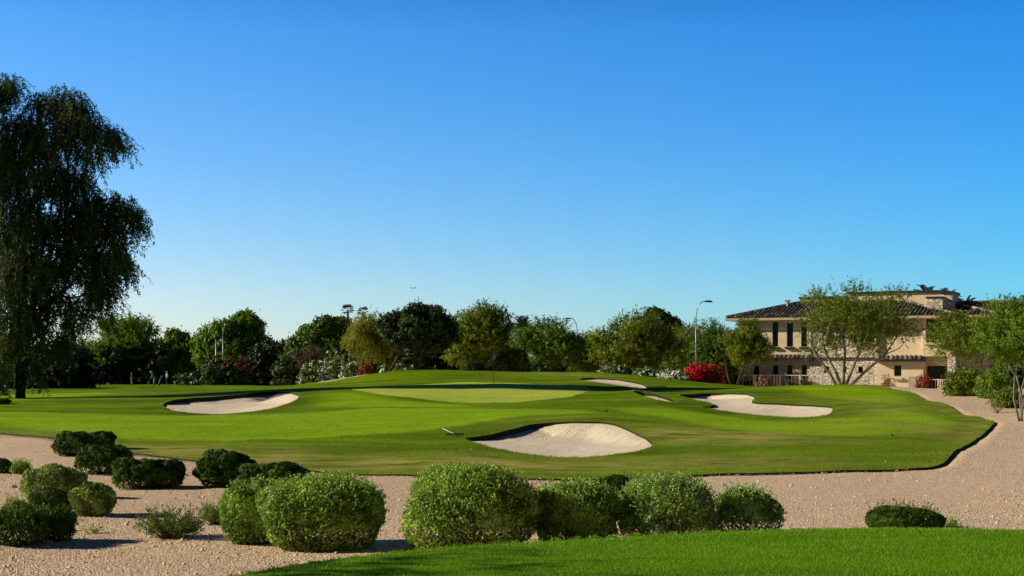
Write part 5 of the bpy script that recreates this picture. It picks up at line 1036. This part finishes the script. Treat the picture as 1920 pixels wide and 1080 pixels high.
putt = dict(stand); putt.update(pelvis=(.06,0,.92),waist=(.0,0,1.07),chest=(-.12,0,1.27),neck=(-.22,0,1.41),chin=(-.29,0,1.43),head=(-.30,0,1.50),crown=(-.31,0,1.57),hipL=(.05,-.10,.88),kneeL=(-.02,-.15,.48),ankL=(.03,-.17,.09),toeL=(-.14,-.18,.04),hipR=(.07,.10,.88),kneeR=(.02,.16,.48),ankR=(.10,.20,.09),toeR=(-.06,.21,.04),
   shL=(-.14,-.19,1.36),elL=(-.26,-.17,1.10),wrL=(-.36,-.05,.88),haL=(-.38,-.03,.82),shR=(-.14,.19,1.36),elR=(-.26,.17,1.10),wrR=(-.37,.05,.84),haR=(-.40,.02,.78),nose=(-.40,0,1.46))
pr, J = person('golfer in a white cap and khaki trousers bending to putt', 289, 722.5, 188, .15, putt, 'teal', 'khaki', 'white', False, 1.12)
p1 = pr.location; pc = empty('golf_putter', (p1.x, p1.y, p1.z), 'putter held by the bending golfer in the white cap', 'golf club', None, .15); mb = MB(); mb.tube([(-.42,-.02,.98),(-.98,-.02,.03)], [.02,.014], 6); mb.build('shaft', M['steel'], pc, True); mb = MB(); mb.box(-1.06,-.94,-.07,.05,.0,.05); mb.build('club_head', M['black'], pc)
person('golfer in a light blue shirt and white cap standing right of the putting golfer', 313, 722, 197, -.9, stand, 'lightblue', 'darkcloth', 'white', False, .98)
def golf_bag(label, px, Y, mat, lean=.3):
    x = (px-960)/F*Y; z = float(lawn_z(np.array([x]), np.array([Y]))[0]); r = empty('golf_bag', (x, Y, z), label, 'golf bag'); mb = MB(); a = np.array([0,0,0.]); b = np.array([lean*.9,0,.88]); mb.tube([a, a+(b-a)*.08, b*.5, b], [.13,.16,.16,.18], 12); mb.build('bag', M[mat], r, True); mb = MB(); mb.tube([b*.35+[0,-.17,0], b*.75+[0,-.17,0]], .07, 8); mb.build('pocket', M[mat], r, True)
    for sd in (-1, 1): mb = MB(); mb.tube([b*.85, np.array([lean*.9+.35, sd*.3, 0])], .012, 5); mb.build('stand_leg', M['steel'], r)
    for k in range(7): mb = MB(); e = b+unit(b)*rng.uniform(.15,.32)+rng.normal(0,.06,3); mb.tube([b+rng.normal(0,.05,3)*[1,1,0], e], .008, 5); mb.ball(e, (.05,.03,.035), 8); mb.build('club', M['steel'], r)
golf_bag('blue golf bag standing between the putting golfer and the golfer in light blue', 298, 191, 'bluebag'); golf_bag('pale blue golf bag in the shade at the far left edge of the photo', 10, 168, 'lightblue', .2)

# ------------------------------------------------------------------ light, sky, camera
w = bpy.data.worlds.new('World'); SC.world = w; w.use_nodes = True; nt = w.node_tree; bg = nt.nodes['Background']
sky = nt.nodes.new('ShaderNodeTexSky'); sky.sky_type = 'NISHITA'; sky.sun_disc = False; sky.sun_elevation = SUN_EL; sky.sun_rotation = math.atan2(TO_SUN[0], TO_SUN[1])
sky.air_density = SKY[0]; sky.dust_density = SKY[1]; sky.ozone_density = SKY[2]; sky.altitude = 300
gm = nt.nodes.new('ShaderNodeHueSaturation'); gm.inputs['Saturation'].default_value = SKY[4]; gm.inputs['Value'].default_value = 1.12; gm.inputs['Hue'].default_value = SKY[5]
nt.links.new(sky.outputs[0], gm.inputs['Color']); tcw = nt.nodes.new('ShaderNodeTexCoord'); spw = nt.nodes.new('ShaderNodeSeparateXYZ'); nt.links.new(tcw.outputs['Generated'], spw.inputs[0])
low = mix(nt, ramp(nt, spw.outputs[2], .05, .24), (1.0, 1.0, 1.03), (.50, .92, 1.16))   # bluer with height, then deeper towards the zenith
low = mix(nt, 1.0, low, mix(nt, ramp(nt, spw.outputs[0], -.36, .36), (1.34, 1.10, 1.02), (.34, .80, .93)), 'MULTIPLY')   # paler towards the sun
zen = mix(nt, ramp(nt, spw.outputs[2], .22, .42), low, (.05, .10, .16))  # sky above the frame darkened to cut fill light
zen = mix(nt, 1.0, zen, mix(nt, ramp(nt, spw.outputs[1], .55, -.35), (1, 1, 1), (.22, .24, .27)), 'MULTIPLY')   # half of the sky behind the camera dimmed to cut fill light
nt.links.new(mix(nt, 1.0, gm.outputs[0], zen, 'MULTIPLY'), bg.inputs[0]); bg.inputs[1].default_value = SKY[3]
ld = bpy.data.lights.new('sun', 'SUN'); ld.energy = 5.0; ld.angle = math.radians(.53); ld.color = (1, .89, .69); lo_ = bpy.data.objects.new('sun', ld); COL.objects.link(lo_)
lo_.rotation_euler = Vector([-float(v) for v in TO_SUN]).to_track_quat('-Z', 'Y').to_euler(); lo_.location = (-60, -20, 40)
cd = bpy.data.cameras.new('camera'); cam = bpy.data.objects.new('camera', cd); COL.objects.link(cam); cam.location = (0, 0, EYE); cam.rotation_euler = (math.pi/2, 0, 0)
cd.sensor_width = 36; cd.lens = F*36/1920; cd.shift_y = (HZ-540)/1920; cd.clip_start = .1; cd.clip_end = 30000; SC.camera = cam
SC.view_settings.view_transform = 'Standard'; SC.view_settings.look = 'None'; SC.view_settings.exposure = 0; SC.view_settings.gamma = 1
SC.cycles.max_bounces = 6; SC.cycles.diffuse_bounces = 3; SC.cycles.transparent_max_bounces = 6
print('script', round(time.time()-T0, 1))
